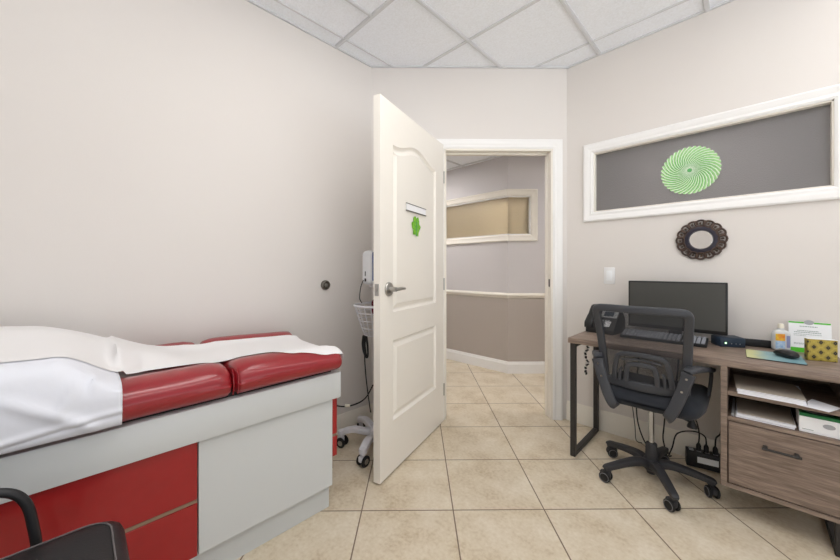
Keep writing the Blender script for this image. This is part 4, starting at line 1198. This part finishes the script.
m = MB(); m.tube([(.04, .02, .402), (.11, -.005, .392), (.165, -.02, .382)], [.0045, .0045, .0045], 8, res=4)
m.lathe([(.001, -.024), (.022, -.022), (.021, -.012), (.012, .008), (.008, .018), (.001, .019)], 16, Matrix.Translation((.178, -.024, .378))); B(m, 'lever', M['black'])
def seatf(p):
    q = p.copy(); w = p.y
    q.z -= .03*sm((w-.16)/.12)+.010*sm((-w-.12)/.10); q.z -= .010*(1-min(1, (p.x/.2)**2)) if p.z > .49 else 0
    q.x *= 1-.10*sm((-w-.05)/.2)
    return q
m = MB(); m.soft((-.212, -.212, .442), (.240, .245, .535), (.06, .07, .04), (12, 12, 4), seatf); B(m, 'seat', M['fabric'], ang=60)
# backrest
def bz(z):                                    # lean of the back: y for height z
    t = (z-.55)/.41; return -.165-.105*t-.03*math.sin(PI*max(0, min(1, t)))*-.6
def halfw(z):
    t = (z-.55)/.41; return .176+.024*t
BX = -.012
def arc(x, z, curve=.030):
    """point of the back surface, wrapped round the sitter (edges come forward)"""
    return Vector((x+BX, bz(z)+curve*(x/.215)**2, z))
fr = MB()
left = [arc(-halfw(z), z) for z in (.555, .62, .70, .78, .86, .915)]
corner = [arc(-.197, .944), arc(-.184, .958)]
topb = [arc(x, .9615) for x in (-.14, -.07, 0, .07, .14)]
full = left+corner+topb+[Vector((2*BX-p.x, p.y, p.z)) for p in reversed(corner)]+[Vector((2*BX-p.x, p.y, p.z)) for p in reversed(left)]
fr.tube(full, 1.0, flat=(.022, .038), up=(0, 1, 0), res=3); B(fr, 'back_frame', M['chairplastic'], ang=50)
m = MB()
def net(u, w):
    z = .575+.38*w; hw = halfw(z)-.004; p = arc(-hw+2*hw*u, z); p.y += .004; return p
m.grid(net, 22, 20); B(m, 'back_mesh', M['net'])
# lower cross-bar and lumbar loops
m = MB(); m.tube([arc(x, .560-.010*(1-(x/.18)**2)) for x in (-.18, -.13, -.065, 0, .065, .13, .18)], 1, flat=(.020, .046), up=(0, 1, 0), res=3); B(m, 'cross_bar', M['chairplastic'], ang=50)
def lb(x, z): p = arc(x, z); p.y -= .016; return p
m = MB()
m.tube([lb(-.128, .572), lb(-.124, .62), lb(-.114, .675), lb(-.105, .702), lb(-.088, .717), lb(-.03, .7235), lb(.03, .7235), lb(.088, .717), lb(.105, .702), lb(.114, .675), lb(.124, .62), lb(.128, .572)], 1, flat=(.012, .024), up=(0, 1, 0), res=4)
m.tube([lb(-.070, .572), lb(-.066, .62), lb(-.060, .652), lb(-.047, .668), lb(0, .673), lb(.047, .668), lb(.060, .652), lb(.066, .62), lb(.070, .572)], 1, flat=(.012, .024), up=(0, 1, 0), res=4)
m.tube([lb(-.100, .572), lb(-.098, .61), lb(-.094, .632), lb(-.086, .64)], 1, flat=(.01, .014), up=(0, 1, 0), res=3)
m.tube([lb(.100, .572), lb(.098, .61), lb(.094, .632), lb(.086, .64)], 1, flat=(.01, .014), up=(0, 1, 0), res=3)
m.tube([lb(-.088, .688), lb(-.05, .695), lb(0, .698), lb(.05, .695), lb(.088, .688)], 1, flat=(.008, .012), up=(0, 1, 0), res=3)
B(m, 'lumbar_support', M['chairplastic'], ang=50)
for s in (-1, 1):
    m = MB()
    # one continuous loop: rear strut up, pad forward, front strut down to the seat
    def q_(x, y, z): return (s*x+BX, y, z)
    m.tube([q_(.112, -.205, .436), q_(.120, -.232, .452), q_(.143, -.234, .50), q_(.170, -.230, .58), q_(.188, -.228, .645), q_(.196, -.225, .676)], [.85, .95, 1, 1, 1.05, 1.15], flat=(.020, .050), up=(.25*s, 1, 0), res=5)
    m.tube([q_(.190, -.222, .680), q_(.203, -.20, .690), q_(.223, -.14, .686), q_(.240, -.06, .672), q_(.254, .02, .656), q_(.258, .08, .646)], [.8, 1.05, 1.1, 1.05, .95, .75], flat=(.022, .046), up=(0, 0, 1), res=5)
    m.tube([q_(.257, .06, .648), q_(.258, .078, .61), q_(.252, .075, .54), q_(.240, .062, .48), q_(.21, .05, .452)], [1, 1, .95, .95, .9], flat=(.016, .036), up=(s, 0, .2), res=5)
    arm = B(m, 'armrest', M['chairplastic'], ang=50)
    m = MB()
    for (x, y, z) in ((.189, -.2365, .652), (.172, -.239, .590)): m.cyl(q_(x, y, z), q_(x, y-.005, z), .0055, n=12)
    build_each(m, 'screw', M['chrome'], arm, world=False)

# ================================================================= LIGHT, CAMERA
W = bpy.data.worlds.new('World'); SC.world = W; W.use_nodes = True
nt = W.node_tree; bg = nt.nodes['Background']; bg.inputs[1].default_value = 1.0
tcw = nt.nodes.new('ShaderNodeTexCoord'); spw = nt.nodes.new('ShaderNodeSeparateXYZ'); nt.links.new(tcw.outputs['Generated'], spw.inputs[0])
mrw = nt.nodes.new('ShaderNodeMapRange'); mrw.inputs[1].default_value = -.25; mrw.inputs[2].default_value = .15
nt.links.new(spw.outputs['Z'], mrw.inputs[0])
mxw = nt.nodes.new('ShaderNodeMix'); mxw.data_type = 'RGBA'
mxw.inputs[6].default_value = (2.7, 2.75, 2.85, 1); mxw.inputs[7].default_value = (.50, .51, .53, 1)     # added fill: stronger from below to brighten the ceiling, softer above
nt.links.new(mrw.outputs[0], mxw.inputs[0]); nt.links.new(mxw.outputs[2], bg.inputs[0])

cam = bpy.data.cameras.new('camera'); co = bpy.data.objects.new('camera', cam); C.objects.link(co)
cam.sensor_width = 36; cam.lens = 334.4*36/840; cam.shift_y = -(280-268.24)/840; cam.clip_start = .05
co.location = (0, 0, 1.17); co.rotation_euler = (PI/2, 0, math.radians(44.35))
SC.camera = co
SC.view_settings.view_transform = 'Standard'; SC.view_settings.look = 'None'
SC.view_settings.exposure = .1; SC.view_settings.gamma = 1; SC.view_settings.use_curve_mapping = False
